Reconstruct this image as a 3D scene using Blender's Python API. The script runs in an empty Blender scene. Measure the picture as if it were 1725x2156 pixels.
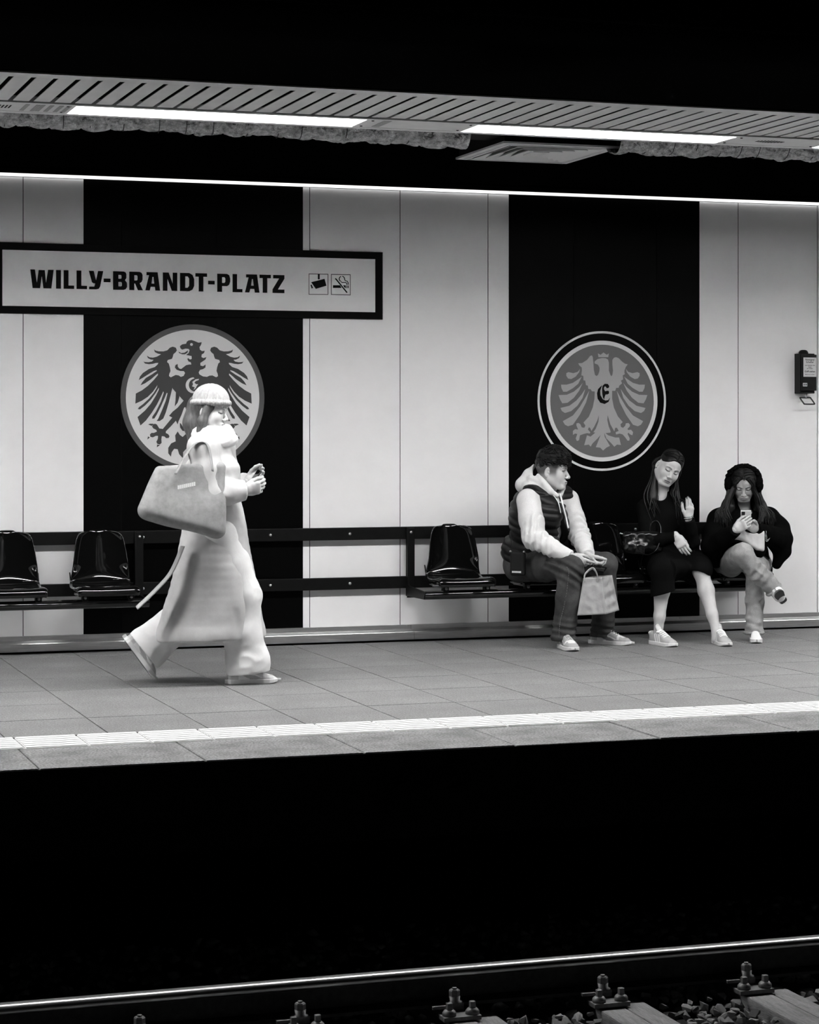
import bpy, bmesh, math, random
import numpy as np
from mathutils import Vector, Matrix
from mathutils.geometry import tessellate_polygon

sc = bpy.context.scene
COL = sc.collection
# ------------------------------------------------------------------ camera
F = 4626.0; TH = math.atan(1558 / F); H = 1.487; CX = 862.5; HY = 899.0
cd = bpy.data.cameras.new('camera'); cam = bpy.data.objects.new('camera', cd); COL.objects.link(cam)
cd.sensor_fit = 'HORIZONTAL'; cd.sensor_width = 36.0; cd.lens = F / 1725 * 36
cd.shift_y = -(1078 - HY) / 1725; cd.clip_end = 200
cam.location = (0, 0, H); cam.rotation_euler = (math.pi / 2, 0, -TH)
sc.camera = cam
# ------------------------------------------------------------------ world, exposure
w = bpy.data.worlds.new('tunnel_dark'); sc.world = w; w.use_nodes = True
w.node_tree.nodes['Background'].inputs[0].default_value = (0, 0, 0, 1)
w.node_tree.nodes['Background'].inputs[1].default_value = 0
vs = sc.view_settings
vs.view_transform = 'Standard'; vs.look = 'None'; vs.gamma = 1.0; vs.use_curve_mapping = False
vs.exposure = 2.34
LAMP = 13.0      # emission of the ceiling light diffusers
LEDP = 0.30       # emission of the thin strip along the top of the wall
random.seed(7); rng = np.random.RandomState(11)

# ------------------------------------------------------------------ geometry helpers
FW = np.array([math.sin(TH), math.cos(TH), 0.0]); RT = np.array([math.cos(TH), -math.sin(TH), 0.0])
UPV = np.array([0, 0, 1.0])
def P(x, y, Y):
    """point of the place at distance Y from the tracks' side that shows at photo position x, y"""
    d = FW * F + RT * (x - CX) + UPV * (HY - y)
    return d * (Y / d[1]) + np.array([0, 0, H])
def PZ(x, y, z):
    d = FW * F + RT * (x - CX) + UPV * (HY - y)
    return d * ((z - H) / d[2]) + np.array([0, 0, H])
def nrm(v):
    v = np.asarray(v, float); return v / (np.linalg.norm(v) + 1e-12)
def frame(fwd, up=(0, 0, 1)):
    """columns: right, forward, up"""
    y = nrm(fwd); u = np.asarray(up, float); x = nrm(np.cross(y, u)); z = np.cross(x, y)
    return np.stack([x, y, z], 1)

MATS = {}
def mat(name, v, rough=.5, metal=0.0, spec=.5, noise=None, bump=None, coat=0.0, attr=False, emit=0, stretch=None, alpha=None):
    """grey procedural material; noise=(scale, dark, light), bump=(scale, strength, distance)"""
    if name in MATS: return MATS[name]
    m = bpy.data.materials.new(name); m.use_nodes = True; nt = m.node_tree; N = nt.nodes; L = nt.links
    b = N['Principled BSDF']
    b.inputs['Base Color'].default_value = (v, v, v, 1); b.inputs['Roughness'].default_value = rough
    b.inputs['Metallic'].default_value = metal; b.inputs['Specular IOR Level'].default_value = spec
    b.inputs['Coat Weight'].default_value = coat; b.inputs['Coat Roughness'].default_value = .05
    if emit:
        b.inputs['Emission Color'].default_value = (1, 1, 1, 1); b.inputs['Emission Strength'].default_value = emit
    tc = N.new('ShaderNodeTexCoord')
    src = tc.outputs['Object']
    if stretch:
        mp = N.new('ShaderNodeMapping'); mp.inputs['Scale'].default_value = stretch
        L.new(src, mp.inputs[0]); src = mp.outputs[0]
    col = None
    if attr:
        at = N.new('ShaderNodeAttribute'); at.attribute_name = 'Col'; col = at.outputs['Color']
    if noise:
        n = N.new('ShaderNodeTexNoise'); n.inputs['Scale'].default_value = noise[0]; n.inputs['Detail'].default_value = 5
        n.inputs['Roughness'].default_value = .62
        L.new(src, n.inputs['Vector'])
        r = N.new('ShaderNodeValToRGB')
        r.color_ramp.elements[0].position = .32; r.color_ramp.elements[1].position = .68
        for e, c in zip(r.color_ramp.elements, noise[1:3]): e.color = (c, c, c, 1)
        L.new(n.outputs['Fac'], r.inputs[0])
        if len(noise) > 3:     # second, finer or larger noise multiplied in
            n2 = N.new('ShaderNodeTexNoise'); n2.inputs['Scale'].default_value = noise[3]; n2.inputs['Detail'].default_value = 3
            L.new(src, n2.inputs['Vector'])
            r2 = N.new('ShaderNodeValToRGB'); r2.color_ramp.elements[0].position = .3; r2.color_ramp.elements[1].position = .7
            for e, c in zip(r2.color_ramp.elements, noise[4:6]): e.color = (c, c, c, 1)
            L.new(n2.outputs['Fac'], r2.inputs[0])
            mx = N.new('ShaderNodeMix'); mx.data_type = 'RGBA'; mx.blend_type = 'MULTIPLY'; mx.inputs[0].default_value = 1
            L.new(r.outputs[0], mx.inputs[6]); L.new(r2.outputs[0], mx.inputs[7]); out = mx.outputs[2]
        else: out = r.outputs[0]
        if col is not None:
            mx = N.new('ShaderNodeMix'); mx.data_type = 'RGBA'; mx.blend_type = 'MULTIPLY'; mx.inputs[0].default_value = 1
            L.new(col, mx.inputs[6]); L.new(out, mx.inputs[7]); out = mx.outputs[2]
        col = out
    if col is not None: L.new(col, b.inputs['Base Color'])
    if bump:
        n = N.new('ShaderNodeTexNoise'); n.inputs['Scale'].default_value = bump[0]; n.inputs['Detail'].default_value = 4
        L.new(src, n.inputs['Vector'])
        bp = N.new('ShaderNodeBump'); bp.inputs['Strength'].default_value = bump[1]; bp.inputs['Distance'].default_value = bump[2]
        L.new(n.outputs['Fac'], bp.inputs['Height']); L.new(bp.outputs[0], b.inputs['Normal'])
    MATS[name] = m
    return m

WO = {}
def tag(o, label=None, cat=None, group=None, kind=None):
    if label: o['label'] = label
    if cat: o['category'] = cat
    if group: o['group'] = group
    if kind: o['kind'] = kind
    return o
def empty(name, loc, label, cat, group=None, kind=None):
    o = bpy.data.objects.new(name, None); COL.objects.link(o); o.location = [float(c) for c in loc]
    o.empty_display_size = .05; WO[o.name] = np.array(loc, float)
    return tag(o, label, cat, group, kind)
def mk(name, V, Fc, m, parent=None, smooth=False, origin=None, attr=None, mi=None):
    V = np.asarray(V, float)
    if parent is not None: og = WO[parent.name] if origin is None else np.asarray(origin, float)
    elif origin is not None: og = np.asarray(origin, float)
    else: og = np.array([(V[:, 0].min() + V[:, 0].max()) / 2, (V[:, 1].min() + V[:, 1].max()) / 2, V[:, 2].min()])
    me = bpy.data.meshes.new(name)
    if isinstance(Fc, np.ndarray):
        n = Fc.shape[1]; me.vertices.add(len(V)); me.vertices.foreach_set('co', (V - og).astype(np.float32).ravel())
        me.loops.add(Fc.size); me.loops.foreach_set('vertex_index', Fc.astype(np.int32).ravel())
        me.polygons.add(len(Fc)); me.polygons.foreach_set('loop_start', (np.arange(len(Fc)) * n).astype(np.int32))
        me.update(calc_edges=True); me.validate()
    else:
        me.from_pydata((V - og).tolist(), [], [list(f) for f in Fc]); me.update()
    ms = m if isinstance(m, (list, tuple)) else [m]
    for q in ms: me.materials.append(q)
    if mi is not None: me.polygons.foreach_set('material_index', np.asarray(mi, np.int32))
    if smooth: me.polygons.foreach_set('use_smooth', np.ones(len(me.polygons), bool))
    if attr is not None:
        a = me.color_attributes.new('Col', 'FLOAT_COLOR', 'POINT')
        c = np.ones((len(V), 4), np.float32); c[:, :3] = np.asarray(attr)[:, None]
        a.data.foreach_set('color', c.ravel())
    o = bpy.data.objects.new(name, me); COL.objects.link(o)
    if parent is not None:
        o.parent = parent; o.location = [float(c) for c in (og - WO[parent.name])]
    else: o.location = [float(c) for c in og]
    WO[o.name] = og
    return o

class MB:
    """collects shapes that make up ONE mesh"""
    def __init__(s): s.v = []; s.f = []
    def add(s, V, Fc):
        b = len(s.v); s.v += [tuple(map(float, p)) for p in V]; s.f += [tuple(i + b for i in f) for f in Fc]; return s
    def box(s, lo, hi, bev=0, R=None, c=None):
        bm = bmesh.new(); bmesh.ops.create_cube(bm, size=1)
        lo = np.array(lo, float); hi = np.array(hi, float); ce = (lo + hi) / 2; sz = hi - lo
        for q in bm.verts: q.co = Vector((q.co.x * sz[0], q.co.y * sz[1], q.co.z * sz[2]))
        if bev: bmesh.ops.bevel(bm, geom=bm.edges[:], offset=bev, segments=2, affect='EDGES', profile=.6)
        bm.verts.index_update()
        V = np.array([q.co[:] for q in bm.verts])
        if R is not None: V = V @ np.asarray(R).T
        V = V + (ce if c is None else np.asarray(c))
        s.add(V, [[q.index for q in f.verts] for f in bm.faces]); bm.free(); return s
    def tube(s, pts, rad, n=8, cap=True, closed=False, flat=None):
        pts = np.asarray(pts, float); m = len(pts)
        rad = np.full(m, rad, float) if np.isscalar(rad) else np.asarray(rad, float)
        V = []; pu = None
        for i in range(m):
            a = pts[(i - 1) % m if closed else max(i - 1, 0)]; c = pts[(i + 1) % m if closed else min(i + 1, m - 1)]
            d = nrm(c - a)
            if pu is None: pu = np.cross(d, [0, 0, 1.0]) if abs(d[2]) < .9 else np.cross(d, [1.0, 0, 0])
            u = nrm(pu - d * (pu @ d)); v2 = np.cross(d, u); pu = u
            fl = 1 if flat is None else flat
            for k in range(n):
                t = 2 * math.pi * k / n; V.append(pts[i] + rad[i] * (u * math.cos(t) + v2 * math.sin(t) * fl))
        Fc = []
        for i in range(m if closed else m - 1):
            j = (i + 1) % m
            for k in range(n):
                l = (k + 1) % n; Fc.append((i * n + k, i * n + l, j * n + l, j * n + k))
        if cap and not closed: Fc += [tuple(range(n))[::-1], tuple((m - 1) * n + k for k in range(n))]
        return s.add(V, Fc)
    def cyl(s, a, b, r, n=12, r2=None): return s.tube([a, b], [r, r if r2 is None else r2], n)
    def lathe(s, c, axis, prof, n=20):
        axis = nrm(axis); u = nrm(np.cross(axis, [0.3, 1, .2])); v2 = np.cross(axis, u); c = np.asarray(c, float)
        V = [c + axis * h + r * (u * math.cos(2 * math.pi * k / n) + v2 * math.sin(2 * math.pi * k / n)) for r, h in prof for k in range(n)]
        Fc = [(i * n + k, i * n + (k + 1) % n, (i + 1) * n + (k + 1) % n, (i + 1) * n + k) for i in range(len(prof) - 1) for k in range(n)]
        Fc += [tuple(range(n))[::-1], tuple((len(prof) - 1) * n + k for k in range(n))]
        return s.add(V, Fc)
    def prism(s, loops, d):
        """loops: list of closed 3-D polylines (first outer, rest holes) in a plane; d: extrusion vector to the front"""
        loops = [[np.asarray(p, float) for p in lp] for lp in loops]
        d = np.asarray(d, float); flat = [p for lp in loops for p in lp]; n = len(flat)
        tri = tessellate_polygon([[Vector(p) for p in lp] for lp in loops])
        V = flat + [p + d for p in flat]; Fc = []
        dd = Vector(d)
        for t in tri:
            a, b, c = [Vector(flat[i]) for i in t]
            t = tuple(t) if (b - a).cross(c - a).dot(dd) > 0 else tuple(t)[::-1]
            Fc.append(tuple(i + n for i in t)); Fc.append(t[::-1])
        o = 0
        for lp in loops:
            m = len(lp)
            for i in range(m): Fc.append((o + i, o + (i + 1) % m, o + (i + 1) % m + n, o + i + n))
            o += m
        return s.add(V, Fc)
    def mk(s, name, m, parent=None, smooth=False, origin=None):
        return mk(name, s.v, s.f, m, parent, smooth, origin)

def box(name, lo, hi, m, parent=None, bev=0.0):
    return MB().box(lo, hi, bev).mk(name, m, parent)
def copy_tree(o, loc, parent=None):
    c = o.copy(); COL.objects.link(c); c.parent = parent
    if parent is None:
        c.location = [float(q) for q in loc]; WO[c.name] = np.array(loc, float)
    for ch in o.children: copy_tree(ch, None, c)
    return c
def catmull(pts, n=8, closed=False):
    pts = [np.asarray(p, float) for p in pts]; m = len(pts); out = []
    for i in range(m if closed else m - 1):
        if closed: a, b, c, d = pts[i - 1], pts[i], pts[(i + 1) % m], pts[(i + 2) % m]
        else: a, b, c, d = pts[max(i - 1, 0)], pts[i], pts[i + 1], pts[min(i + 2, m - 1)]
        for k in range(n):
            t = k / n
            out.append(.5 * (2 * b + (c - a) * t + (2 * a - 5 * b + 4 * c - d) * t * t + (3 * b - a - 3 * c + d) * t ** 3))
    if not closed: out.append(pts[-1])
    return np.array(out)
def text_mesh(body, size, name='t', bold=0.0):
    c = bpy.data.curves.new(name, 'FONT'); c.body = body; c.size = size; c.align_x = 'CENTER'; c.offset = bold; c.resolution_u = 2
    o = bpy.data.objects.new(name, c); COL.objects.link(o)
    dg = bpy.context.evaluated_depsgraph_get(); me = bpy.data.meshes.new_from_object(o.evaluated_get(dg))
    V = np.array([v.co[:] for v in me.vertices]); Fc = [tuple(p.vertices) for p in me.polygons]
    bpy.data.objects.remove(o); bpy.data.curves.remove(c); bpy.data.meshes.remove(me)
    return V, Fc
# ================================================================== THE SETTING
YW = 14.55                     # face of the wall panels
M_white = mat('white_panel', .86, .42, spec=.35, noise=(2.2, .83, .88), bump=(60, .05, .001))
M_black = mat('black_film', .0012, .4, spec=.06)
M_seam = mat('dark_joint', .02, .8, spec=.1)
M_void = mat('void_black', .003, .9, spec=0)
M_alu = mat('brushed_aluminium', .5, .34, metal=.9, noise=(6, .42, .58), stretch=(1, 30, 30), bump=(90, .08, .001))
M_granite = mat('granite_tile', .26, .5, spec=.4, noise=(120, .05, .315, 2.6, .80, 1.05), bump=(150, .2, .001))
M_kerb = mat('kerb_concrete', .2, .75, spec=.25, noise=(90, .08, .36, 5, .65, 1.15), bump=(90, .4, .004))
M_tact = mat('tactile_white', .8, .5, spec=.3, noise=(30, .72, .84))
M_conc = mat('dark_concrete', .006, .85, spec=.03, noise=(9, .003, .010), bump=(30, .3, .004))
M_blk = mat('black_paint', .004, .45, spec=.15, noise=(25, .003, .006))
M_steel = mat('bolt_steel', .6, .3, metal=1.0)
M_slat = mat('ceiling_slat_grey', .76, .5, spec=.3, noise=(4, .71, .80))
M_fix = mat('fixture_grey', .74, .45, spec=.35, noise=(8, .7, .78))

# --- floor: bedding slab with granite tiles, tactile strip and kerb stones
slab = MB().box((-4, 9.68, -.30), (13, 14.9, -.032)).mk('floor', M_seam); tag(slab, 'platform slab paved with grey granite tiles', kind='structure')
tile_me = None
TX0 = 2.02; ROWS = [10.57, 11.175, 11.78, 12.385, 12.99, 13.595, 14.2, 14.445]
def bev_tile(name, lo, hi, m, parent, g=.0065, bev=.002):
    lo = np.array(lo, float); hi = np.array(hi, float); lo[:2] += g / 2; hi[:2] -= g / 2
    bm_ = MB().box(lo, hi, bev); return mk(name, bm_.v, bm_.f, m, parent, origin=((lo[0] + hi[0]) / 2, (lo[1] + hi[1]) / 2, lo[2]))
protos = {}
for r in range(len(ROWS) - 1):
    for c in range(-3, 14):
        x0 = TX0 + .5 * c; y0, y1 = ROWS[r], ROWS[r + 1]
        if x0 < 1.0 or x0 > 8.6: continue
        if r == 1 and c == -2: continue      # the drain grate sits here
        key = round(y1 - y0, 3)
        dz = random.uniform(-.0006, .0006)
        if key not in protos:
            protos[key] = bev_tile('tile', (x0, y0, -.032), (x0 + .5, y1, 0), M_granite, slab)
        else:
            t = protos[key].copy(); COL.objects.link(t)
            t.location = Vector((x0 + .25, (y0 + y1) / 2, -.032 + dz)) - Vector(WO[slab.name])
tp = None; tx = 1.262
rib = MB(); rib.box((.004, 10.2, -.03), (.291, 10.566, .0005), .001)
for k in range(6):
    yy = 10.2 + .37 * (k + .5) / 6
    rib.box((.006, yy - .021, -.004), (.289, yy + .021, .0045), .0015)
for k in range(26):
    x = tx - .3 + k * .299
    if tp is None:
        rib.v = [(a + x, b, c) for a, b, c in rib.v]
        tp = mk('tactile_tile', rib.v, rib.f, M_tact, slab, origin=(x, 10.385, 0))
    else:
        t = tp.copy(); COL.objects.link(t); t.location = Vector((x, 10.385, 0)) - Vector(WO[slab.name])
kb = None
for k in range(-1, 11):
    x = .784 + .742 * k
    if kb is None: kb = bev_tile('kerb_stone', (x, 9.58, -.20), (x + .742, 10.198, -.001), M_kerb, slab, .006, .006)
    else:
        t = kb.copy(); COL.objects.link(t); t.location = Vector((x + .371, 9.889, -.20 + random.uniform(-.0015, .0015))) - Vector(WO[slab.name])
# out of view: the platform simply goes on
for nm, lo, hi, m_ in (('paving_strip', (-4, 10.21, -.032), (.98, 14.44, 0), M_granite), ('paving_strip', (9.08, 10.21, -.032), (13, 14.44, 0), M_granite),
                       ('kerb_strip', (-4, 9.58, -.2), (.03, 10.198, -.001), M_kerb), ('kerb_strip', (8.96, 9.58, -.2), (13, 10.198, -.001), M_kerb)):
    box(nm, lo, hi, m_, slab, .003)
gx = TX0 - 1.0; g = empty('drain_grate', (gx + .25, 11.48, -.03), 'slotted metal drain grate in the paving at the left edge', 'grate')
fr = MB()
for lo, hi in (((gx + .004, 11.177, -.03), (gx + .498, 11.20, 0)), ((gx + .004, 11.757, -.03), (gx + .498, 11.778, 0)), ((gx + .004, 11.2, -.03), (gx + .025, 11.757, 0)), ((gx + .475, 11.2, -.03), (gx + .498, 11.757, 0))): fr.box(lo, hi)
fr.mk('frame', M_alu, g)
for k in range(15):
    x = gx + .035 + k * .0305; box('grate_bar', (x, 11.2, -.025), (x + .012, 11.757, -.002), mat('dark_iron', .05, .5, metal=.6), g)
# --- platform front and track bed
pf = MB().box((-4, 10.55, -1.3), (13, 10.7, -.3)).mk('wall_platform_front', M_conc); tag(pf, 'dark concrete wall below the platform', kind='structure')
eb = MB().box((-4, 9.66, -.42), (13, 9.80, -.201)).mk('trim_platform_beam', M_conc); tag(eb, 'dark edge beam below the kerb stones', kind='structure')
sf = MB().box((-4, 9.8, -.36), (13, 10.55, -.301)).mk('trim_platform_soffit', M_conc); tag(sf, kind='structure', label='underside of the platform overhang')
fa = MB().box((-4, 9.572, -.26), (13, 9.579, -.006)).mk('trim_fascia', M_conc); tag(fa, 'black fascia strip below the platform edge', kind='structure')  # thin near-black strip added over the front faces of the kerb stones
# faint scrawl on the edge beam
M_spray = mat('faded_spray', .02, .8, spec=.1, noise=(40, .006, .03))
gr = empty('graffiti', P(880, 1650, 9.570), 'faint grey spray scrawl on the dark edge beam', 'graffiti')
for pl in ([(802, 1632), (801, 1665)], [(850, 1618), (848, 1636), (832, 1640), (828, 1660), (838, 1652), (856, 1648)], [(880, 1614), (878, 1645), (892, 1660), (906, 1655), (918, 1632), (926, 1616)],
           [(960, 1610), (970, 1622), (972, 1645), (966, 1657), (940, 1660)], [(1272, 1600), (1271, 1640)]):
    MB().tube(catmull([P(x, y, 9.570) for x, y in pl], 6), .012, 6, flat=.2).mk('spray_line', M_spray, gr)
# --- back wall: panels .655 wide, black and white stripes 1.515 wide
wb = MB().box((-4, YW + .012, 0), (13, YW + .2, 3.2)).mk('wall_back', M_seam); tag(wb, 'station wall behind the bench clad in black and white panels', kind='structure')
STR = [-4, -.42, 1.095, 2.61, 4.127, 5.643, 7.139, 8.66, 10.17, 13]     # stripe edges; odd intervals black
def is_black(x):
    for i in range(len(STR) - 1):
        if STR[i] <= x < STR[i + 1]: return (STR[i] in (-.42, 2.61, 5.643, 8.66))
    return False
x = 2.209 - .6555 * 5
while x < 11:
    x0, x1 = x + .0022, x + .6555 - .0022
    cuts = [x0] + [s for s in STR if x0 < s < x1] + [x1]
    V = []; Fc = []; mi = []
    z0, z1 = .09, 3.135
    for a, b in zip(cuts[:-1], cuts[1:]):
        o = len(V); V += [(a, YW, z0), (b, YW, z0), (b, YW, z1), (a, YW, z1)]; Fc.append((o, o + 1, o + 2, o + 3)); mi.append(1 if is_black((a + b) / 2) else 0)
    o = len(V); V += [(x0, YW, z0), (x1, YW, z0), (x1, YW, z1), (x0, YW, z1), (x0, YW + .012, z0), (x1, YW + .012, z0), (x1, YW + .012, z1), (x0, YW + .012, z1)]
    Fc += [(o, o + 4, o + 5, o + 1), (o + 1, o + 5, o + 6, o + 2), (o + 2, o + 6, o + 7, o + 3), (o + 3, o + 7, o + 4, o)]; mi += [2] * 4
    mk('wall_panel', V, Fc, [M_white, M_black, M_seam], wb, mi=mi)
    x += .6555
# --- skirting profile in lengths
bb = MB().box((-4, YW - .02, 0), (13, YW + .012, .085)).mk('baseboard_back', M_seam); tag(bb, 'brushed metal skirting profile along the wall', kind='structure')
for xa, xb in ((-4, 1.1), (1.1, 4.901), (4.903, 8.7), (8.7, 13)):
    prof = [(YW - .002, .108), (YW - .03, .108), (YW - .03, .078), (YW - .062, .072), (YW - .098, .066), (YW - .1, .062), (YW - .1, .012), (YW - .075, .012), (YW - .075, .05), (YW - .002, .05)]
    V = [(xa, a, b) for a, b in prof] + [(xb, a, b) for a, b in prof]; n = len(prof)
    Fc = [(i, (i + 1) % n, n + (i + 1) % n, n + i) for i in range(n)] + [tuple(range(n))[::-1], tuple(range(n, 2 * n))]
    mk('skirting_length', V, Fc, M_alu, bb)
for px_, py_ in ((63, 1344), (269, 1337), (668, 1324), (857, 1317), (1072, 1310), (1432, 1301)):
    p = P(px_, py_, YW - .031); MB().lathe(p + [0, .002, 0], (0, -1, 0), [(.004, 0), (.004, .002), (.002, .004)], 8).mk('screw', M_steel, bb)
# --- dark structure above
cl = MB().box((-6, 6.0, 3.75), (15, 15, 3.9)).mk('ceiling', M_void); tag(cl, 'black station ceiling above the hanging slats', kind='structure')
wu = MB().box((-4, YW - .01, 3.19), (13, YW + .2, 3.75)).mk('wall_upper', M_void); tag(wu, 'black wall strip above the light line', kind='structure')
# --- LED line
led = empty('led_strip_light', (4.5, YW - .02, 3.135), 'thin bright light line running along the top of the wall', 'light strip')
M_led = mat('led_glow', .8, .5, emit=LEDP)
MB().box((-4, YW - .022, 3.158), (13, YW + .012, 3.19)).mk('channel', M_void, led)
MB().box((-4, YW - .020, 3.139), (13, YW - .002, 3.158)).mk('diffuser', M_led, led)
# ================================================================== CEILING THINGS
ZC = 3.15
slc = empty('slat_ceiling', (4.5, 10.9, ZC), 'hanging ceiling of grey metal slats with dark gaps above the platform edge', 'ceiling panel')
sp = None; k = 0; pitch = .1067; xs = 1.548 - pitch * 3
while xs + k * pitch < 8.0:
    x = xs + k * pitch
    wd = .083
    if sp is None:
        sp = MB().box((x, 10.45, ZC), (x + wd, 11.25, ZC + .004), .001).mk('slat', M_slat, slc)
        sp_o = WO[slc.name]
    else:
        t = sp.copy(); COL.objects.link(t); t.location = (k * pitch, 0, random.uniform(0, .0015))
    k += 1
MB().box((xs - 6, 10.46, ZC + .025), (12, 11.24, ZC + .03)).mk('backing_sheet', mat('backing_dark', .006, .8, spec=.1), slc)
MB().box((xs - 6, 10.33, ZC - .006), (12, 10.385, ZC + .001), .001).mk('edge_profile', M_fix, slc)
MB().box((xs - 6, 10.392, ZC - .004), (12, 10.455, ZC + .003), .001).mk('edge_profile', M_fix, slc)
MB().box((xs - 6, 10.45, ZC), (xs - .02, 11.25, ZC + .014)).mk('slat_run', M_slat, slc)
MB().box((xs + k * pitch, 10.45, ZC), (12, 11.25, ZC + .014)).mk('slat_run', M_slat, slc)
# fluorescent row
M_lamp = mat('lamp_diffuser', .9, .4, emit=LAMP)
M_tape = mat('tape_patch', .32, .5)
spots = [2.0 + 2.22 * i for i in range(-5, 7)]
LAB = {0: 'long glowing ceiling light at the left above the walking person', 1: 'long glowing ceiling light above the square air outlet', 2: 'glowing ceiling light cut off by the right edge'}
def make_light(x0, i):
    r = empty('ceiling_light', (x0 + .78, 11.44, ZC), LAB.get(i, 'long glowing ceiling light of the row outside the picture'), 'ceiling light', 'row of ceiling lights above the platform')
    MB().box((x0, 11.309, ZC + .056), (x0 + 1.565, 11.598, ZC + .064), .002).mk('diffuser', M_lamp, r)
    MB().box((x0 - .005, 11.31, ZC + .066), (x0 + 1.57, 11.60, ZC + .12)).mk('housing', M_fix, r)
    MB().box((x0 - .32, 11.27, ZC - .006), (x0 + 1.9, 11.308, ZC + .08), .002).mk('side_rail', M_fix, r)
    MB().box((x0 - .32, 11.60, ZC - .006), (x0 + 1.9, 11.66, ZC + .08), .002).mk('side_rail', M_fix, r)
    return r
CLAB = {-1: 'grey cover plate with slots and tape marks at the left end', 0: 'grey cover plate between the two long ceiling lights', 1: 'grey cover plate with a row of small slots near the right edge'}
for i, x0 in enumerate(spots):
    i -= 5
    make_light(x0, i)
    a, b = x0 + 1.57, x0 + 2.215
    cp = empty('cover_plate', ((a + b) / 2, 11.44, ZC), CLAB.get(i, 'grey cover plate of the light row outside the picture'), 'cover plate', 'cover plates between ceiling lights')
    MB().box((a, 11.309, ZC - .004), (b, 11.598, ZC + .07), .001).mk('plate', M_fix, cp)
    for xx in (a + .04, b - .04):
        for yy in (11.34, 11.555): MB().lathe((xx, yy, ZC - .003), (0, 0, -1), [(.008, 0), (.008, .003), (.004, .005)], 8).mk('screw', M_blk, cp)
    if i in (-1, 1):
        for q in range(10 if i == 1 else 14):
            xx = a + (.19 if i == 1 else .08) + q * .018; hl = .045 - .0022 * abs(q - 4.5) ** 1.6 if i == 1 else .05
            MB().box((xx, 11.44 - hl, ZC - .0052), (xx + .008, 11.44 + hl, ZC - .003)).mk('slot', M_seam, cp)
    if i == -1:
        for xx in (a + .385, a + .44, a + .465, a + .51, a + .56, a + .6): MB().box((xx, 11.33, ZC - .0055), (xx + .022, 11.56, ZC - .003)).mk('tape_mark', M_tape, cp)
    if i == 0: MB().box((a + .1, 11.33, ZC - .0055), (a + .145, 11.56, ZC - .003)).mk('tape_mark', M_tape, cp)
# foil duct, in two runs left and right of the outlet box
M_foil = mat('foil_wrap', .55, .32, metal=.8, noise=(30, .2, .75, 260, .6, 1.2), bump=(42, 1.0, .03))
def duct(name, xa, xb, label):
    r = empty(name, ((xa + xb) / 2, 11.95, 3.1), label, 'duct', 'foil wrapped air ducts')
    nx = int((xb - xa) / .012); nt = 36; V = []; rs = np.random.RandomState(int(xa * 10) + 50)
    ph = rs.rand(8) * 6.3
    for i in range(nx + 1):
        x = xa + (xb - xa) * i / nx
        for j in range(nt):
            t = 2 * math.pi * j / nt
            rr = .125 + .009 * abs(math.sin(31 * x + 3 * t + 2 * math.sin(7 * x + ph[4]))) - .006 + .006 * math.sin(9 * x + 2 * t + ph[0]) + .005 * math.sin(23 * x - 3 * t + ph[1]) + .004 * math.sin(41 * x + 4 * t + ph[2]) + .003 * math.sin(70 * x + t * 5 + ph[3])
            fr_ = (x / .165 + .22 * t / 6.28 + .1 * math.sin(5 * x)) % 1.0
            rr -= .010 * math.exp(-(min(fr_, 1 - fr_) / .05) ** 2)
            V.append((x, 11.95 + rr * 1.1 * math.cos(t), 3.235 + rr * math.sin(t) - .01 * math.sin(1.7 * x)))
    Fc = np.array([(i * nt + j, (i + 1) * nt + j, (i + 1) * nt + (j + 1) % nt, i * nt + (j + 1) % nt) for i in range(nx) for j in range(nt)])
    mk('foil_sleeve', V, Fc, M_foil, r, smooth=True)
    q = xa + .1
    while q < xb - .1:
        pts = [(q + .1 * s, 11.95 + .133 * math.cos(2 * math.pi * s - 1.2), 3.235 + .122 * math.sin(2 * math.pi * s - 1.2)) for s in np.linspace(0, 1, 24)]
        MB().tube(pts, .0022, 5).mk('binding_wire', M_blk, r); q += random.uniform(.12, .2)
duct('air_duct', -2.0, 4.36, 'crinkled foil wrapped duct behind the left ceiling light')
duct('air_duct', 5.3, 11.0, 'crinkled foil wrapped duct at the right of the square air outlet')
# square air outlet
M_dif = mat('outlet_grey', .72, .4, spec=.4)
ao = empty('air_outlet', (5.0, 12.44, 3.15), 'square stepped air outlet hanging below a dark sheet metal box', 'air outlet')
x0, x1, y0, y1, zz = 4.63, 5.375, 12.02, 12.85, 3.15
def sq_ring(o, i, za, zb, th):
    (ax, ay, bx, by), (cx_, cy_, dx, dy) = o, i
    A = [(ax, ay), (bx, ay), (bx, by), (ax, by)]; B = [(cx_, cy_), (dx, cy_), (dx, dy), (cx_, dy)]
    V = [(a, b, za) for a, b in A] + [(a, b, zb) for a, b in B] + [(a, b, za + th) for a, b in A] + [(a, b, zb + th) for a, b in B]
    Fc = []
    for k in range(4):
        l = (k + 1) % 4; Fc += [(k, 4 + k, 4 + l, l), (8 + k, 8 + l, 12 + l, 12 + k), (k, l, 8 + l, 8 + k), (4 + k, 12 + k, 12 + l, 4 + l)]
    return V, Fc
def ins(t): return (x0 + t, y0 + t, x1 - t, y1 - t)
V, Fc = sq_ring(ins(0), ins(.075), zz, zz, .012); mk('frame', V, Fc, M_dif, ao)
V, Fc = sq_ring(ins(.04), ins(.05), zz - .006, zz - .006, .007); mk('frame_lip', V, Fc, M_dif, ao)
for t in (.085, .145, .205, .262):
    V, Fc = sq_ring(ins(t), ins(t + .045), zz - .004, zz + .03, .004); mk('vane', V, Fc, M_dif, ao)
MB().box((x0 + .32, y0 + .33, zz - .002), (x1 - .32, y1 - .33, zz + .004)).mk('centre_plate', M_dif, ao)
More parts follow.
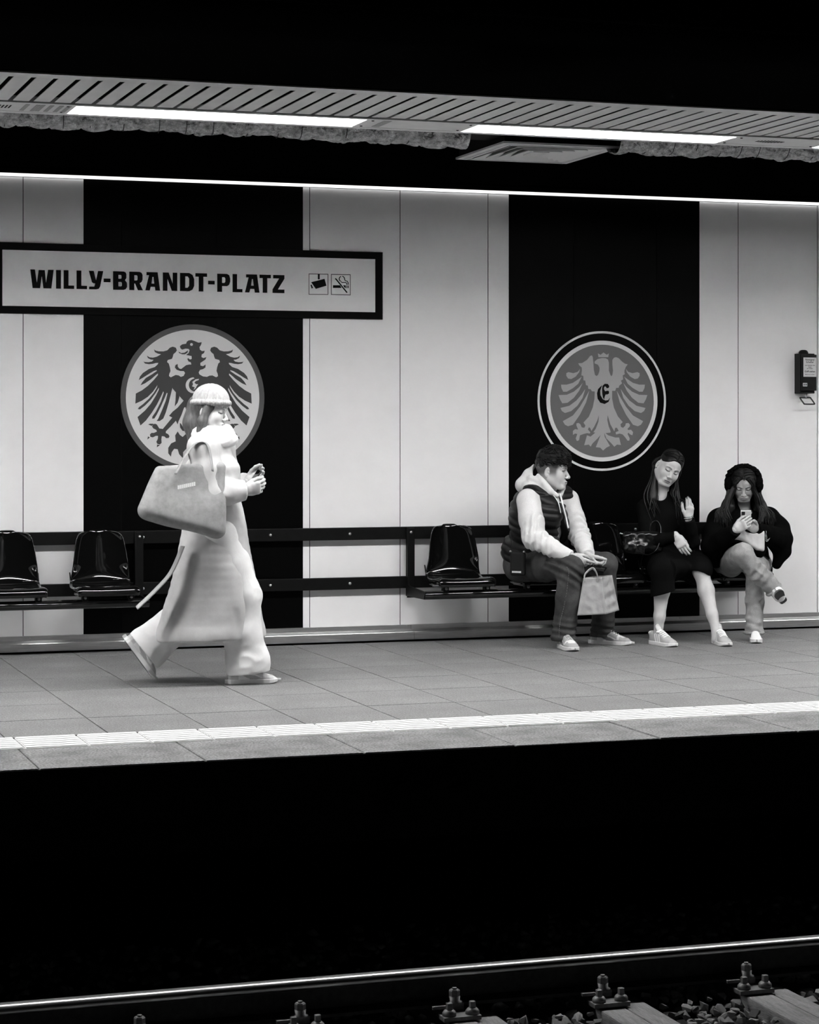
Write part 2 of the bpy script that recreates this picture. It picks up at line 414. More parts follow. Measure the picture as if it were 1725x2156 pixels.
M_sheet = mat('dark_sheet_metal', .012, .7, spec=.1, noise=(7, .008, .018))
bx = MB()
for lo, hi in (((4.645, 12.04, 3.163), (4.655, 12.83, 3.42)), ((5.35, 12.04, 3.163), (5.36, 12.83, 3.42)), ((4.655, 12.04, 3.163), (5.35, 12.05, 3.42)), ((4.655, 12.82, 3.163), (5.35, 12.83, 3.42))): bx.box(lo, hi)
bx.mk('plenum_box', M_sheet, ao)
MB().box((4.37, 11.85, 3.2), (4.645, 12.3, 3.36)).mk('duct_collar', M_sheet, ao)
# ================================================================== SIGN, EMBLEMS, SWITCH BOX ON THE WALL
def wallpoly(loops, y, th, conv): return [[tuple(np.array(conv(a, b)) * [1, 0, 1] + [0, y, 0]) for a, b in lp] for lp in loops], (0, -th, 0)
M_sign = mat('sign_grey', .82, .5, spec=.3, noise=(3, .78, .85), bump=(300, .1, .0005))
M_ink = mat('black_print', .003, .6, spec=.1)
sg = empty('station_sign', (3.2, YW, 2.23), 'wide framed station name sign with bold black lettering', 'sign')
SX0, SX1, SZ0, SZ1 = 1.93, 4.70, 2.234, 2.702
MB().box((SX0, YW - .012, SZ0), (SX1, YW - .001, SZ1), .001).mk('frame', M_black, sg)
MB().box((2.072, YW - .0145, 2.284), (4.644, YW - .012, 2.652)).mk('name_panel', M_sign, sg)
GL = {'W': [[(0, 0), (.2, 0), (.28, .7), (.36, .02), (.62, .02), (.67, .7), (.76, 0), (1, 0), (.9, 1), (.56, 1), (.49, .35), (.42, 1), (.1, 1)]],
 'I': [[(0, 0), (1, 0), (1, 1), (0, 1)]], 'L': [[(0, 0), (.46, 0), (.46, .82), (1, .82), (1, 1), (0, 1)]],
 'Y': [[(0, 0), (.34, 0), (.5, .5), (.64, 0), (1, 0), (.78, .85), (.68, .97), (.5, 1), (.02, 1), (.02, .86), (.38, .85), (.44, .68), (.34, .68), (.22, .62)]],
 '-': [[(0, .40), (1, .40), (1, .60), (0, .60)]],
 'B': [[(0, 0), (.75, 0), (.9, .05), (.95, .14), (.95, .35), (.85, .47), (.97, .58), (1, .68), (1, .84), (.9, .96), (.75, 1), (0, 1)], [(.38, .19), (.38, .4), (.56, .4), (.6, .36), (.6, .24), (.56, .19)], [(.38, .57), (.38, .81), (.58, .81), (.63, .76), (.63, .63), (.58, .57)]],
 'R': [[(0, 0), (.75, 0), (.9, .05), (.97, .16), (.97, .42), (.9, .55), (.76, .62), (1, 1), (.63, 1), (.42, .64), (.37, .64), (.37, 1), (0, 1)], [(.37, .19), (.37, .47), (.55, .47), (.6, .42), (.6, .24), (.55, .19)]],
 'A': [[(.08, 0), (.83, 0), (1, 1), (.68, 1), (.64, .8), (.37, .8), (.3, 1), (0, 1), (.25, .17), (.08, .17)], [(.48, .26), (.42, .62), (.6, .62), (.55, .26)]],
 'N': [[(0, 0), (.4, 0), (.68, .6), (.68, 0), (1, 0), (1, 1), (.62, 1), (.32, .35), (.32, 1), (0, 1)]],
 'D': [[(0, 0), (.65, 0), (.88, .1), (1, .32), (1, .7), (.88, .91), (.65, 1), (0, 1)], [(.37, .19), (.37, .81), (.54, .81), (.64, .7), (.64, .3), (.54, .19)]],
 'T': [[(0, 0), (1, 0), (1, .19), (.68, .19), (.68, 1), (.28, 1), (.28, .19), (0, .19)]],
 'P': [[(0, 0), (.75, 0), (.92, .07), (1, .25), (1, .42), (.92, .6), (.75, .68), (.38, .68), (.38, 1), (0, 1)], [(.38, .19), (.38, .5), (.56, .5), (.62, .44), (.62, .26), (.56, .19)]],
 'Z': [[(.05, 0), (1, 0), (1, .2), (.45, .8), (1, .8), (1, 1), (0, 1), (0, .8), (.55, .19), (.05, .19)]]}
lay = [('W', 66, 208), ('I', 222, 252), ('L', 268, 332), ('L', 346, 410), ('Y', 420, 508), ('-', 510, 552), ('B', 567, 652), ('R', 665, 748), ('A', 762, 852), ('N', 868, 956), ('D', 972, 1058),
       ('T', 1065, 1136), ('-', 1142, 1182), ('P', 1197, 1276), ('L', 1290, 1350), ('A', 1365, 1453), ('T', 1453, 1522), ('Z', 1532, 1604)]
ZT = P(63, 567.5, YW)[2]; ZB = P(63, 606.8, YW)[2]
for ch, a, b in lay:
    XA = P(40 + a * .3478, 590, YW)[0]; XB = P(40 + b * .3478, 590, YW)[0]
    lp, d = wallpoly(GL[ch], YW - .0145, .0008, lambda u, v: (XA + (XB - XA) * u, 0, ZT + (ZB - ZT) * v))
    MB().prism(lp, d).mk('letter', M_ink, sg)
pc = lambda x, y: P(630 + x * .11014, 560 + y * .11019, YW)
def pict(lps, nm):
    q = MB()
    for l in lps:
        lp, d = wallpoly(l, YW - .0145, .0008, pc); q.prism(lp, d)
    return q.mk(nm, M_ink, sg)
def band(pts, hw):
    pts = [np.array(p, float) for p in pts]; L_ = []; R_ = []
    for i, p in enumerate(pts):
        d = pts[min(i + 1, len(pts) - 1)] - pts[max(i - 1, 0)]; d = d / np.hypot(*d); n_ = np.array([-d[1], d[0]])
        L_.append(tuple(p + n_ * hw)); R_.append(tuple(p - n_ * hw))
    return [L_ + R_[::-1]]
pict([[[(172, 148), (545, 155), (545, 552), (172, 550)], [(182, 160), (182, 540), (535, 542), (535, 166)]], [[(347, 160), (382, 160), (382, 258), (347, 262)]], [[(218, 312), (475, 247), (511, 380), (308, 440)]], [[(205, 365), (230, 358), (256, 422), (228, 434)]]], 'camera_pictogram')
cir = lambda cx_, cy_, r, a0, a1, n=12: [(cx_ + r * math.cos(math.radians(a0 + (a1 - a0) * i / n)), cy_ + r * math.sin(math.radians(a0 + (a1 - a0) * i / n))) for i in range(n + 1)]
pict([[[(600, 158), (972, 165), (972, 562), (600, 552)], [(610, 170), (610, 542), (962, 550), (962, 176)]], [[(636, 370), (770, 370), (802, 422), (636, 422)]], [[(825, 372), (880, 372), (880, 425), (868, 425)]], [[(892, 375), (906, 375), (906, 426), (892, 426)]], [[(918, 375), (935, 375), (935, 426), (918, 426)]],
      band([(682, 240), (905, 512)], 12), band(cir(808, 250, 52, 120, 245) , 8), band(cir(800, 255, 58, -75, 0) + [(870, 285), (905, 292), (925, 320), (928, 362)], 8), band([(790, 300), (808, 318), (850, 316), (885, 320), (900, 340), (900, 365)], 8)], 'no_smoking_pictogram')
# --- emblems: printed round badges on the black stripes
M_e1rim = mat('badge_rim', .085, .5, spec=.3); M_e1 = mat('badge_white', .68, .5, spec=.3); M_e1d = mat('badge_dark', .055, .5, spec=.3)
M_e2 = mat('badge_grey', .135, .5, spec=.3); M_e2l = mat('badge_light_grey', .36, .5, spec=.3)
def disc(cx_, cz, r, n=96): return [(cx_ + r * math.cos(2 * math.pi * i / n), cz + r * math.sin(2 * math.pi * i / n)) for i in range(n)]
wc = lambda a, b: (a, 0, b)
def plate(root, nm, loops_list, m_, layer, conv):
    q = MB()
    for i_, lps in enumerate(loops_list):
        lp, d = wallpoly(lps, YW - .0006 - layer * .0008 - i_ * .00005, .0008, conv); q.prism(lp, d)
    return q.mk(nm, m_, root)
C1 = (3.356, 1.684)
e1 = empty('eagle_badge', (C1[0], YW, 1.187), 'round white badge with a dark eagle and a grey rim', 'emblem')
c_ = disc(*C1, .497); c_ = [(max(a, 2.8585), b) for a, b in c_]
plate(e1, 'rim', [[c_]], M_e1rim, 0, wc); plate(e1, 'disc', [[disc(*C1, .461)]], M_e1, 1, wc)
k1 = lambda x, y: P(230 + x * .2087, 660 + y * .2087, YW)
wing = [(640,335),(672,345),(682,372),(670,392),(648,410),(640,440),(632,458),(590,470),(583,490),(600,505),(612,545),(618,580),(605,612),(603,632),(622,645),(645,640),(760,640),(800,800),(760,870),(750,850),(745,800),(722,770),(708,790),(706,850),(690,900),(660,938),(668,880),(672,800),(668,740),(655,715),(640,740),(600,900),(570,1000),(545,1060),(510,1085),(478,1085),(495,1060),(530,980),(570,880),(588,805),(580,800),(560,850),(520,940),(480,1020),(455,1060),(432,1062),(435,1040),(470,990),(520,890),(550,800),(545,785),(520,840),(480,920),(430,1000),(370,1080),(315,1130),(285,1045),(360,980),(420,910),(470,830),(500,770),(500,748),(470,800),(420,870),(360,930),(310,968),(288,965),(300,945),(340,915),(400,860),(450,800),(482,745),(485,722),(475,740),(440,790),(390,840),(330,880),(263,910),(268,808),(330,775),(390,730),(450,670),(492,620),(490,605),(465,625),(420,665),(360,705),(315,725),(335,690),(370,650),(430,615),(480,580),(478,572),(450,580),(400,610),(340,648),(298,672),(310,635),(340,600),(400,560),(460,540),(490,512),(495,498),(470,500),(440,508),(400,512),(360,505),(345,485),(360,490),(395,492),(430,485),(447,468),(420,465),(390,450),(380,425),(405,442),(440,446),(480,436),(522,412),(490,405),(460,390),(452,362),(468,375),(500,382),(545,383),(585,372),(612,345)]
mir = lambda pl, ax: [(2 * ax - a, b) for a, b in pl][::-1]
body1 = [(712,330),(735,312),(775,305),(782,285),(800,272),(830,268),(865,280),(900,295),(933,290),(925,318),(910,340),(915,365),(935,380),(964,376),(955,400),(932,415),(930,440),(950,450),(980,440),(970,465),(940,485),(918,500),(920,525),(945,532),(972,515),(970,545),(945,562),(915,570),(902,595),(910,615),(945,635),(985,640),(1010,628),(1040,625),(1070,640),(1100,650),(1105,760),(960,860),(920,990),(880,1060),(850,1100),(820,1060),(780,990),(750,880),(640,760),(610,650),(645,632),(670,620),(700,625),(722,640),(750,630),(765,600),(752,582),(715,580),(680,568),(662,545),(668,520),(690,510),(690,535),(705,555),(725,560),(745,545),(775,522),(805,515),(828,515),(822,492),(800,485),(787,460),(795,450),(815,465),(832,458),(830,430),(775,418),(800,400),(810,370),(800,358),(770,355),(735,365),(718,352)]
leg1 = [(750,880),(690,950),(640,990),(603,1033),(635,1050),(590,1105),(540,1165),(505,1160),(480,1120),(462,1112),(440,1118),(432,1142),(445,1160),(475,1175),(480,1192),(450,1205),(425,1205),(410,1222),(415,1245),(440,1250),(470,1235),(492,1235),(490,1265),(475,1295),(485,1315),(510,1322),(528,1305),(525,1270),(530,1238),(555,1240),(575,1258),(600,1255),(608,1238),(595,1218),(570,1205),(572,1188),(620,1140),(672,1082),(690,1120),(698,1090),(730,1020),(755,950),(800,930)]
claws1 = [[(392,1120),(410,1112),(445,1112),(430,1135)], [(390,1240),(410,1250),(385,1272)], [(483,1322),(512,1328),(480,1350)]]
tail1 = [(850,1100),(800,1130),(808,1150),(790,1200),(740,1245),(712,1225),(690,1190),(665,1230),(670,1290),(625,1310),(595,1355),(595,1410),(622,1445),(630,1400),(655,1365),(690,1370),(705,1420),(745,1462),(745,1400),(800,1340),(850,1480)]
cres1 = [(712,1105),(715,1150),(740,1185),(780,1185),(808,1150),(800,1130),(775,1142),(740,1140),(722,1110)]
polys = [[wing], [mir(wing, 850)], [leg1], [mir(leg1, 850)], [tail1], [mir(tail1, 850)], [cres1], [mir(cres1, 850)], [[(692,365),(700,385),(725,400),(760,395),(795,372),(790,395),(765,412),(735,412),(705,400)]]] + [[c] for c in claws1] + [[mir(c, 850)] for c in claws1]
plate(e1, 'eagle', polys, M_e1d, 2, k1); plate(e1, 'eagle_body', [[body1]], M_e1d, 3.2, k1)
cr = [(850 + 80 * math.cos(math.radians(a)), 725 + 80 * math.sin(math.radians(a))) for a in range(55, 272, 8)] + [(868 + 66 * math.cos(math.radians(a)), 722 + 66 * math.sin(math.radians(a))) for a in range(262, 70, -8)]
plate(e1, 'eye', [[cir(829, 313, 14, 0, 345, 23)]], M_e1, 4.5, k1)
plate(e1, 'letter', [[cr], [[(850,680),(870,665),(905,660),(900,672),(872,682),(858,700),(880,715),(897,712),(880,735),(875,750),(850,772),(862,745),(835,735),(845,715),(838,690)]]], M_e1, 4.5, k1)
C2 = (6.366, 1.674)
e2 = empty('eagle_badge', (C2[0], YW, 1.17), 'round grey badge with a light eagle and thin white rings', 'emblem')
plate(e2, 'outer_ring', [[disc(*C2, .503), disc(*C2, .487)[::-1]]], M_e1, 0, wc)
plate(e2, 'inner_ring', [[disc(*C2, .435), disc(*C2, .405)[::-1]]], M_e1, 0, wc)
plate(e2, 'disc', [[disc(*C2, .406)]], M_e2, 0, wc)
k2 = lambda x, y: P(1110 + x * .18551, 680 + y * .1855, YW)
body2 = [(580,458),(625,455),(680,420),(715,375),(735,368),(745,385),(752,450),(757,530),(770,590),(788,602),(805,590),(820,550),(823,510),(805,475),(775,462),(765,458),(768,435),(800,410),(850,398),(890,400),(918,415),(928,450),(928,540),(945,590),(957,605),(968,590),(975,540),(968,470),(968,420),(985,395),(1010,388),(1040,400),(1080,440),(1110,462),(1142,470),(1120,500),(1105,540),(1105,570),(1112,580),(1085,595),(1090,640),(1065,655),(1078,685),(1045,712),(1040,735),(1010,738),(1000,770),(965,770),(965,860),(985,960),(1030,1060),(1085,1125),(1060,1150),(1065,1180),(1090,1190),(1115,1165),(1120,1140),(1150,1135),(1168,1155),(1165,1175),(1140,1200),(1145,1215),(1180,1212),(1203,1240),(1195,1275),(1170,1265),(1150,1245),(1140,1260),(1165,1310),(1160,1335),(1140,1335),(1115,1300),(1085,1265),(1050,1255),(1010,1265),(1005,1240),(1040,1225),(1020,1190),(1000,1190),(990,1230),(945,1150),(915,1045),(910,1100),(925,1170),(948,1230),(945,1245),(890,1250),(920,1275),(1000,1300),(1045,1300),(1065,1385),(1020,1380),(990,1405),(960,1370),(900,1310),(875,1245),(880,1290),(940,1395),(900,1415),(862,1448),(830,1415),(780,1410),(800,1360),(835,1270),(800,1310),(740,1370),(722,1403),(700,1380),(648,1388),(670,1310),(680,1275),(720,1290),(775,1245),(752,1240),(780,1200),(810,1120),(815,1045),(795,1110),(760,1180),(730,1225),(715,1190),(700,1185),(690,1210),(718,1240),(712,1255),(680,1250),(640,1260),(600,1275),(590,1330),(565,1340),(552,1310),(570,1260),(545,1255),(520,1270),(520,1225),(545,1205),(580,1210),(560,1165),(560,1140),(585,1135),(605,1150),(620,1185),(650,1190),(662,1165),(640,1130),(700,1065),(745,960),(765,860),(768,778),(735,775),(722,752),(695,748),(690,712),(668,705),(660,655),(640,650),(638,600),(615,595),(622,540),(620,505),(595,485)]
fe2 = [[(600,522),(575,555),(525,570),(470,558),(445,570),(445,600),(465,630),(500,637),(550,610),(590,560)], [(620,610),(580,640),(520,680),(450,700),(385,700),(390,740),(410,780),(450,780),(520,740),(580,690)],
       [(630,682),(590,730),(530,780),(450,815),(357,818),(375,870),(400,912),(460,905),(530,850),(590,770)], [(660,750),(620,810),(560,880),(480,940),(378,965),(395,1000),(430,1022),(500,1000),(570,940),(630,850)],
       [(705,770),(660,850),(600,950),(520,1050),(405,1115),(430,1155),(465,1172),(520,1155),(600,1040),(670,900)]]
plate(e2, 'eagle', [[body2]], M_e2l, 1, k2)
for f in fe2:
    plate(e2, 'feather', [[f]], M_e2l, 1, k2); plate(e2, 'feather', [[mir(f, 861)]], M_e2l, 1, k2)
plate(e2, 'crown', [[[(803,345),(810,388),(922,388),(927,345),(905,362),(867,335),(835,362)]]], M_e2l, 1, k2)
plate(e2, 'letter', [[[(850,705),(805,750),(793,800),(800,860),(830,905),(880,920),(925,895),(942,845),(920,875),(890,880),(858,865),(832,820),(830,770),(845,725)]], [[(855,715),(880,690),(915,692),(932,715),(928,735),(905,742),(890,720),(875,725),(872,750),(885,775),(910,768),(928,772),(930,800),(910,812),(890,812),(880,840),(875,868),(862,850),(852,800),(850,750)]]], M_ink, 2, k2)
# --- emergency pull switch
M_box = mat('switch_box_black', .005, .45, spec=.2, noise=(20, .004, .007))
sw = empty('emergency_switch', (7.976, YW - .05, 1.65), 'black emergency pull switch box with a white notice on the wall', 'switch box')
MB().box((7.917, YW - .09, 1.735), (8.037, YW, 2.03), .004).mk('housing', M_box, sw)
MB().box((7.922, YW - .112, 1.755), (8.042, YW - .089, 2.022), .004).mk('front_cover', M_box, sw)
MB().lathe((7.965, YW - .05, 2.028), (0, 0, 1), [(.036, 0), (.035, .012), (.028, .024), (.015, .03)], 18).mk('top_knob', M_box, sw, True)
no = MB().box((7.931, YW - .1135, 1.858), (8.037, YW - .112, 2.0)).mk('notice', mat('notice_white', .6, .6), sw)
for tx_, zz_, s_, b_ in (('Notsignal', 1.978, .020, .0003), ('Schalter', 1.960, .020, .0003), ('zum Anhalten des', 1.939, .0115, .0002), ('Zuges', 1.927, .0115, .0002), ('bei Gefahr', 1.915, .0115, .0002), ('Griff ziehen', 1.891, .0185, .0004), ('Missbrauch strafbar', 1.872, .0098, .0001)):
    V, Fc = text_mesh(tx_, s_, 'notice_text', b_); mk('notice_text', [(7.984 + a, YW - .1138, zz_ + b) for a, b, c in V], Fc, M_ink, no)
ns = MB().box((7.927, YW - .1135, 1.787), (7.962, YW - .112, 1.812)).mk('number_sticker', mat('notice_white', .6), sw)
for q in (7.932, 7.939, 7.948, 7.954): MB().box((q, YW - .1142, 1.793), (q + .004, YW - .1134, 1.806)).mk('print_mark', M_ink, ns)
MB().cyl((7.98, YW - .06, 1.735), (7.98, YW - .06, 1.705), .008, 10).mk('pull_rod', M_steel, sw)
h_ = [(7.94, YW - .06, 1.705), (8.01, YW - .06, 1.705), (8.02, YW - .064, 1.698), (8.035, YW - .085, 1.664), (8.03, YW - .09, 1.656), (7.957, YW - .09, 1.656), (7.947, YW - .085, 1.664), (7.932, YW - .064, 1.698)]
MB().tube(catmull(h_, 4, True), .0055, 8, closed=True).mk('pull_handle', mat('dark_grey_metal', .03, .35, metal=.3), sw, True)
# ================================================================== BENCHES
M_shell = mat('black_gloss_plastic', .004, .07, spec=.5, coat=.3)
M_edge = mat('grey_steel_strip', .28, .4, metal=.6)
bf = empty('wall_bench', (4.5, 14.3, .31), 'black steel bench frame of two wall rails and seat beams', 'bench')
for z0, z1 in ((.707, .793), (.366, .449)):
    MB().box((-3, 14.493, z0), (7.50, 14.525, z1), .004).mk('wall_rail', M_blk, bf)
    for X in (-1, .6, 1.6, 3.0, 4.45, 5.9, 7.3): MB().box((X - .02, 14.525, z0 + .02), (X + .02, YW, z1 - .02)).mk('spacer', M_blk, bf)
    for X in (3.0, 3.88, 4.447, 6.6, 7.0):
        MB().lathe((X, 14.493, (z0 + z1) / 2), (0, -1, 0), [(.011, 0), (.011, .004), (.006, .009)], 10).mk('bolt', M_steel, bf, True)
def bracket(X):
    q = MB()
    V = [(14.493, .79), (14.47, .79), (14.455, .60), (14.45, .40), (14.43, .385), (14.11, .368), (14.095, .345), (14.11, .315), (14.493, .312)]
    q.prism([[(X - .006, a, b) for a, b in V]], (.012, 0, 0)); q.mk('bracket_arm', M_blk, bf)
    MB().box((X - .0, 14.478, .30), (X + .055, 14.493, .785), .003).mk('bracket_plate', M_blk, bf)
    MB().lathe((X + .028, 14.478, .755), (0, -1, 0), [(.011, 0), (.011, .004), (.005, .009)], 10).mk('bolt', M_steel, bf, True)
for X in (4.86, 6.02, 7.44, 2.945, .8): bracket(X)
for xa, xb in ((-1.0, 2.96), (4.86, 7.45)):
    MB().tube([(xa, 14.115, .343), (xb, 14.115, .343)], .030, 20).mk('seat_beam', M_shell, bf, True)
# seat shell, local origin at the middle of the beam; forward is -Y
prof = [(.435, .395, .198), (.438, .415, .203), (.43, .432, .205), (.41, .441, .205), (.36, .441, .205), (.28, .434, .206), (.2, .432, .206), (.13, .438, .205), (.085, .456, .203), (.055, .49, .199), (.035, .54, .193), (.02, .60, .186), (.008, .66, .178), (-.002, .71, .170), (-.01, .75, .161), (-.016, .775, .150), (-.021, .79, .136), (-.026, .798, .118), (-.034, .801, .098)]
def shell_mesh():
    pr = catmull(np.array(prof), 3); nu = 22; V = []
    for i, (f, z, hw) in enumerate(pr):
        tb = min(max((z - .46) / .12, 0), 1) if f < .15 else 0
        for j in range(nu + 1):
            u = -1 + 2 * j / nu
            e = abs(u) ** 3
            fo = f + tb * (.055 * u * u + .022 * e ** 2) + (1 - tb) * 0
            zo = z + (1 - tb) * (.012 * e - .02 * max(0, abs(u) - .9) / .1 * 1) * (1 if i > 6 else .3)
            V.append((u * hw, 14.447 - fo * .86, zo))
    n = nu + 1
    Fc = [(i * n + j, i * n + j + 1, (i + 1) * n + j + 1, (i + 1) * n + j) for i in range(len(pr) - 1) for j in range(nu)]
    return np.array(V), np.array(Fc)
sV, sF = shell_mesh()
# wrap-round skirt along the sides
def make_seat(X, label):
    r = empty('bucket_chair', (X, 14.3, .372), label, 'seat', 'black plastic bench seats')
    o = mk('shell', sV + [X, 0, 0], sF[:, ::-1], M_shell, r, True)
    md = o.modifiers.new('thickness', 'SOLIDIFY'); md.thickness = .012; md.offset = -1
    s2 = o.modifiers.new('smooth', 'SUBSURF'); s2.levels = 1; s2.render_levels = 1
    n_ = 23; rows = len(sV) // n_; G = sV.reshape(rows, n_, 3) + [X, -.004, 0]; r0 = next(i for i in range(20, rows) if G[i, 11, 2] > .475)
    path = [G[i, 1] for i in range(r0, rows - 7)] + [G[rows - 7, j] for j in range(2, n_ - 2)] + [G[i, n_ - 2] for i in range(rows - 7, r0 - 1, -1)]
    MB().tube(np.array(path)[::2], .006, 8).mk('rim_bead', M_shell, r, True)
    MB().tube(np.array([G[r0, j] + [0, -.004, .0] for j in range(1, n_ - 1)]), .006, 8).mk('rim_bead', M_shell, r, True)
    MB().box((X - .035, 14.30, .437), (X + .035, 14.335, .446), .003).mk('drain_boss', M_shell, r)
    for sx in (-1, 1):
        V = []; pts = [(14.08, .405, .425), (14.14, .400, .425), (14.24, .392, .425), (14.33, .40, .43), (14.385, .44, .475), (14.41, .50, .53)]
        V = [(X + sx * .19, a, b) for a, b, c in pts] + [(X + sx * .2, a, c) for a, b, c in pts]; n = len(pts)
        Fc = [(i, i + 1, n + i + 1, n + i) if sx > 0 else (i + 1, i, n + i, n + i + 1) for i in range(n - 1)]
        q = mk('side_flange', V, Fc, M_shell, r, True); m2 = q.modifiers.new('thickness', 'SOLIDIFY'); m2.thickness = .008
        MB().box((X + sx * .176 - .004, 14.105, .388), (X + sx * .176 + .004, 14.30, .412), .002).mk('metal_strip', M_edge, r)
        MB().box((X + sx * .15 - .02, 14.09, .362), (X + sx * .15 + .02, 14.14, .42), .004).mk('mount', M_blk, r)
        MB().lathe((X + sx * .15, 14.091, .385), (0, -1, 0), [(.01, 0), (.01, .008), (.005, .012)], 8).mk('bolt', M_edge, r, True)
    return r
SEATS = {2.09: 'black glossy bucket seat cut off by the left edge', 2.69: 'black glossy empty bucket seat on the dark stripe behind the walking person', 5.16: 'black glossy empty bucket seat left of the man in the vest',
         5.76: 'black glossy bucket seat under the man in the vest', 6.27: 'black glossy bucket seat half hidden between the man and the woman in the black dress', 6.78: 'black glossy bucket seat under the woman in the black dress', 7.285: 'black glossy bucket seat under the woman looking at her phone'}
for X, l in SEATS.items(): make_seat(X, l)
# ================================================================== TRACK
M_railtop = mat('polished_rail', .62, .30, metal=1.0)
M_rust = mat('rusty_steel', .035, .6, metal=.5, noise=(30, .02, .05))
M_wood = mat('weathered_timber', .2, .85, spec=.15, noise=(5, .14, .25, 40, .8, 1.1), stretch=(9, 1, 9), bump=(20, .5, .006))
M_iron = mat('dull_iron', .13, .5, metal=.35, noise=(40, .09, .18))
YR = 9.0; ZR = -.86
rl = empty('rail', (4.5, YR, ZR - .16), 'polished steel rail running across the track bed', 'rail')
hd = [(-.036 + .024 - .024 * math.cos(a), -.024 + .024 * math.sin(a)) for a in np.linspace(0, 1.45, 10)] + [(-.004, .0008), (.01, .0006)] + [(.036 - .016 + .016 * math.cos(a), -.016 + .016 * math.sin(a)) for a in np.linspace(1.45, 0, 8)] + [(.036, -.035), (.01, -.045), (-.01, -.045), (-.036, -.035)]
def sweepx(pr, xa, xb, nm, m_, parent):
    n = len(pr); V = [(xa, YR + a, ZR + b) for a, b in pr] + [(xb, YR + a, ZR + b) for a, b in pr]
    Fc = [(i, (i + 1) % n, n + (i + 1) % n, n + i) for i in range(n)] + [tuple(range(n))[::-1], tuple(range(n, 2 * n))]
    return mk(nm, V, Fc, m_, parent, nm == 'rail_head')
sweepx(hd, -4, 13, 'rail_head', M_railtop, rl)
sweepx([(-.009, -.04), (.009, -.04), (.009, -.13), (.065, -.142), (.065, -.155), (-.065, -.155), (-.065, -.142), (-.009, -.13)], -4, 13, 'rail_web', M_rust, rl)
SLN = ['leftmost in view', 'second from the left', 'in the middle of the row', 'with a long crack', 'at the right edge of the row']
ZS = -1.05
bedm = mat('ballast_bed', .02, .95, spec=.05, noise=(40, .01, .03))
tb = MB().box((-4, 6.0, -1.35), (13, 10.6, -1.13)).mk('ground_track_bed', bedm); tag(tb, 'dark track bed under the ballast', kind='structure')
def hexbolt(c, r, h, n=6): return MB().lathe(c, (0, 0, 1), [(r * 1.5, 0), (r * 1.5, .008), (r, .010), (r, h - .004), (r * .86, h)], n)
for i, X in enumerate((1.89, 2.575, 3.265, 3.96, 4.665, 5.37, 6.07)):
    lab = 'weathered timber sleeper under the rail, number %s from the left bottom corner' % ['one', 'two', 'three', 'four', 'five', 'six', 'seven'][i]
    s_ = empty('railway_sleeper', (X, 7.9, ZS - .1), lab, 'sleeper', 'timber sleepers')
    for a, b in ((X - .12, X - .004 + random.uniform(-.03, .03)), (None, X + .12)):
        if a is None: a = last + .004
        last = b
        MB().box((a, 6.3, ZS - .1), (b, 9.5, ZS + random.uniform(-.003, .003)), .008).mk('timber', M_wood, s_)
    fx = X - .06
    f_ = empty('rail_fastening', (fx, 8.9, ZS), 'iron rail fastening with bolts on the sleeper, number %s from the left' % ['one', 'two', 'three', 'four', 'five', 'six', 'seven'][i], 'rail fastening', 'rail fastenings')
    MB().box((fx - .085, 8.80, ZS + .004), (fx + .085, 9.16, ZS + .024), .003).mk('base_plate', M_iron, f_)
    MB().box((fx - .04, 8.895, ZS + .024), (fx + .04, 8.935, ZS + .060), .006).mk('clamp', M_iron, f_)
    MB().lathe((fx, 8.91, ZS + .056), (0, 0, 1), [(.034, 0), (.034, .008), (.024, .012), (.025, .03)], 14).mk('spring_washer', M_iron, f_, True)
    MB().lathe((fx, 8.91, ZS + .075), (0, 0, 1), [(.024, 0), (.024, .034), (.020, .040), (.011, .040), (.011, .047), (.002, .049)], 6).mk('nut', M_iron, f_)
    for sx in (-.05, .055):
        b_ = MB().lathe((fx + sx, 8.835, ZS + .024), (0, 0, 1), [(.03, 0), (.03, .014), (.024, .022), (.018, .026)], 14).mk('screw_spike', M_iron, f_, True)
        MB().box((fx + sx - .012, 8.823, ZS + .046), (fx + sx + .012, 8.847, ZS + .078), .003).mk('square_head', M_iron, b_)
    MB().box((fx - .11, 8.88, ZS + .04), (fx - .045, 8.905, ZS + .054), .002).mk('clip_end', M_iron, f_)
# ballast
M_st = [mat('ballast_stone_%s' % n, v, .85, spec=.2, noise=(35, v * .55, v * 1.35), bump=(60, .5, .004)) for n, v in (('mid', .17), ('light', .23), ('dark', .11))]
def stone_mesh(seed):
    rs = np.random.RandomState(seed); bm = bmesh.new()
    pts = rs.normal(size=(13, 3)); pts /= np.linalg.norm(pts, axis=1)[:, None]; pts *= rs.uniform(.75, 1.1, (13, 1)); pts *= [1.15, .85, .68]
    for p in pts: bm.verts.new(p)
    res = bmesh.ops.convex_hull(bm, input=bm.verts[:])
    bmesh.ops.delete(bm, geom=[g for g in res['geom_interior'] if isinstance(g, bmesh.types.BMVert)], context='VERTS')
    bm.normal_update(); me = bpy.data.meshes.new('ballast_stone'); bm.to_mesh(me); bm.free(); return me
stm = [stone_mesh(300 + i) for i in range(14)]
for i, me in enumerate(stm): me.materials.append(M_st[i % 3])
sl_x = (1.89, 2.575, 3.265, 3.96, 4.665, 5.37, 6.07)
cand = []
rs = np.random.RandomState(5)
def stone_h(X, Y):
    if any(abs(X - q) < .15 for q in sl_x) and Y > 6.3: return None
    return ZS - .035
for _ in range(6000):
    X = rs.uniform(1.0, 6.6); Y = rs.uniform(8.0, 8.93)
    z = stone_h(X, Y)
    if z is None: continue
    r_ = rs.uniform(.020, .040)
    if any((X - a) ** 2 + (Y - b) ** 2 < (.72 * (r_ + c)) ** 2 for a, b, c, *_ in cand[-1800:]): continue
    cand.append((X, Y, r_, z + rs.uniform(-.025, .025)))
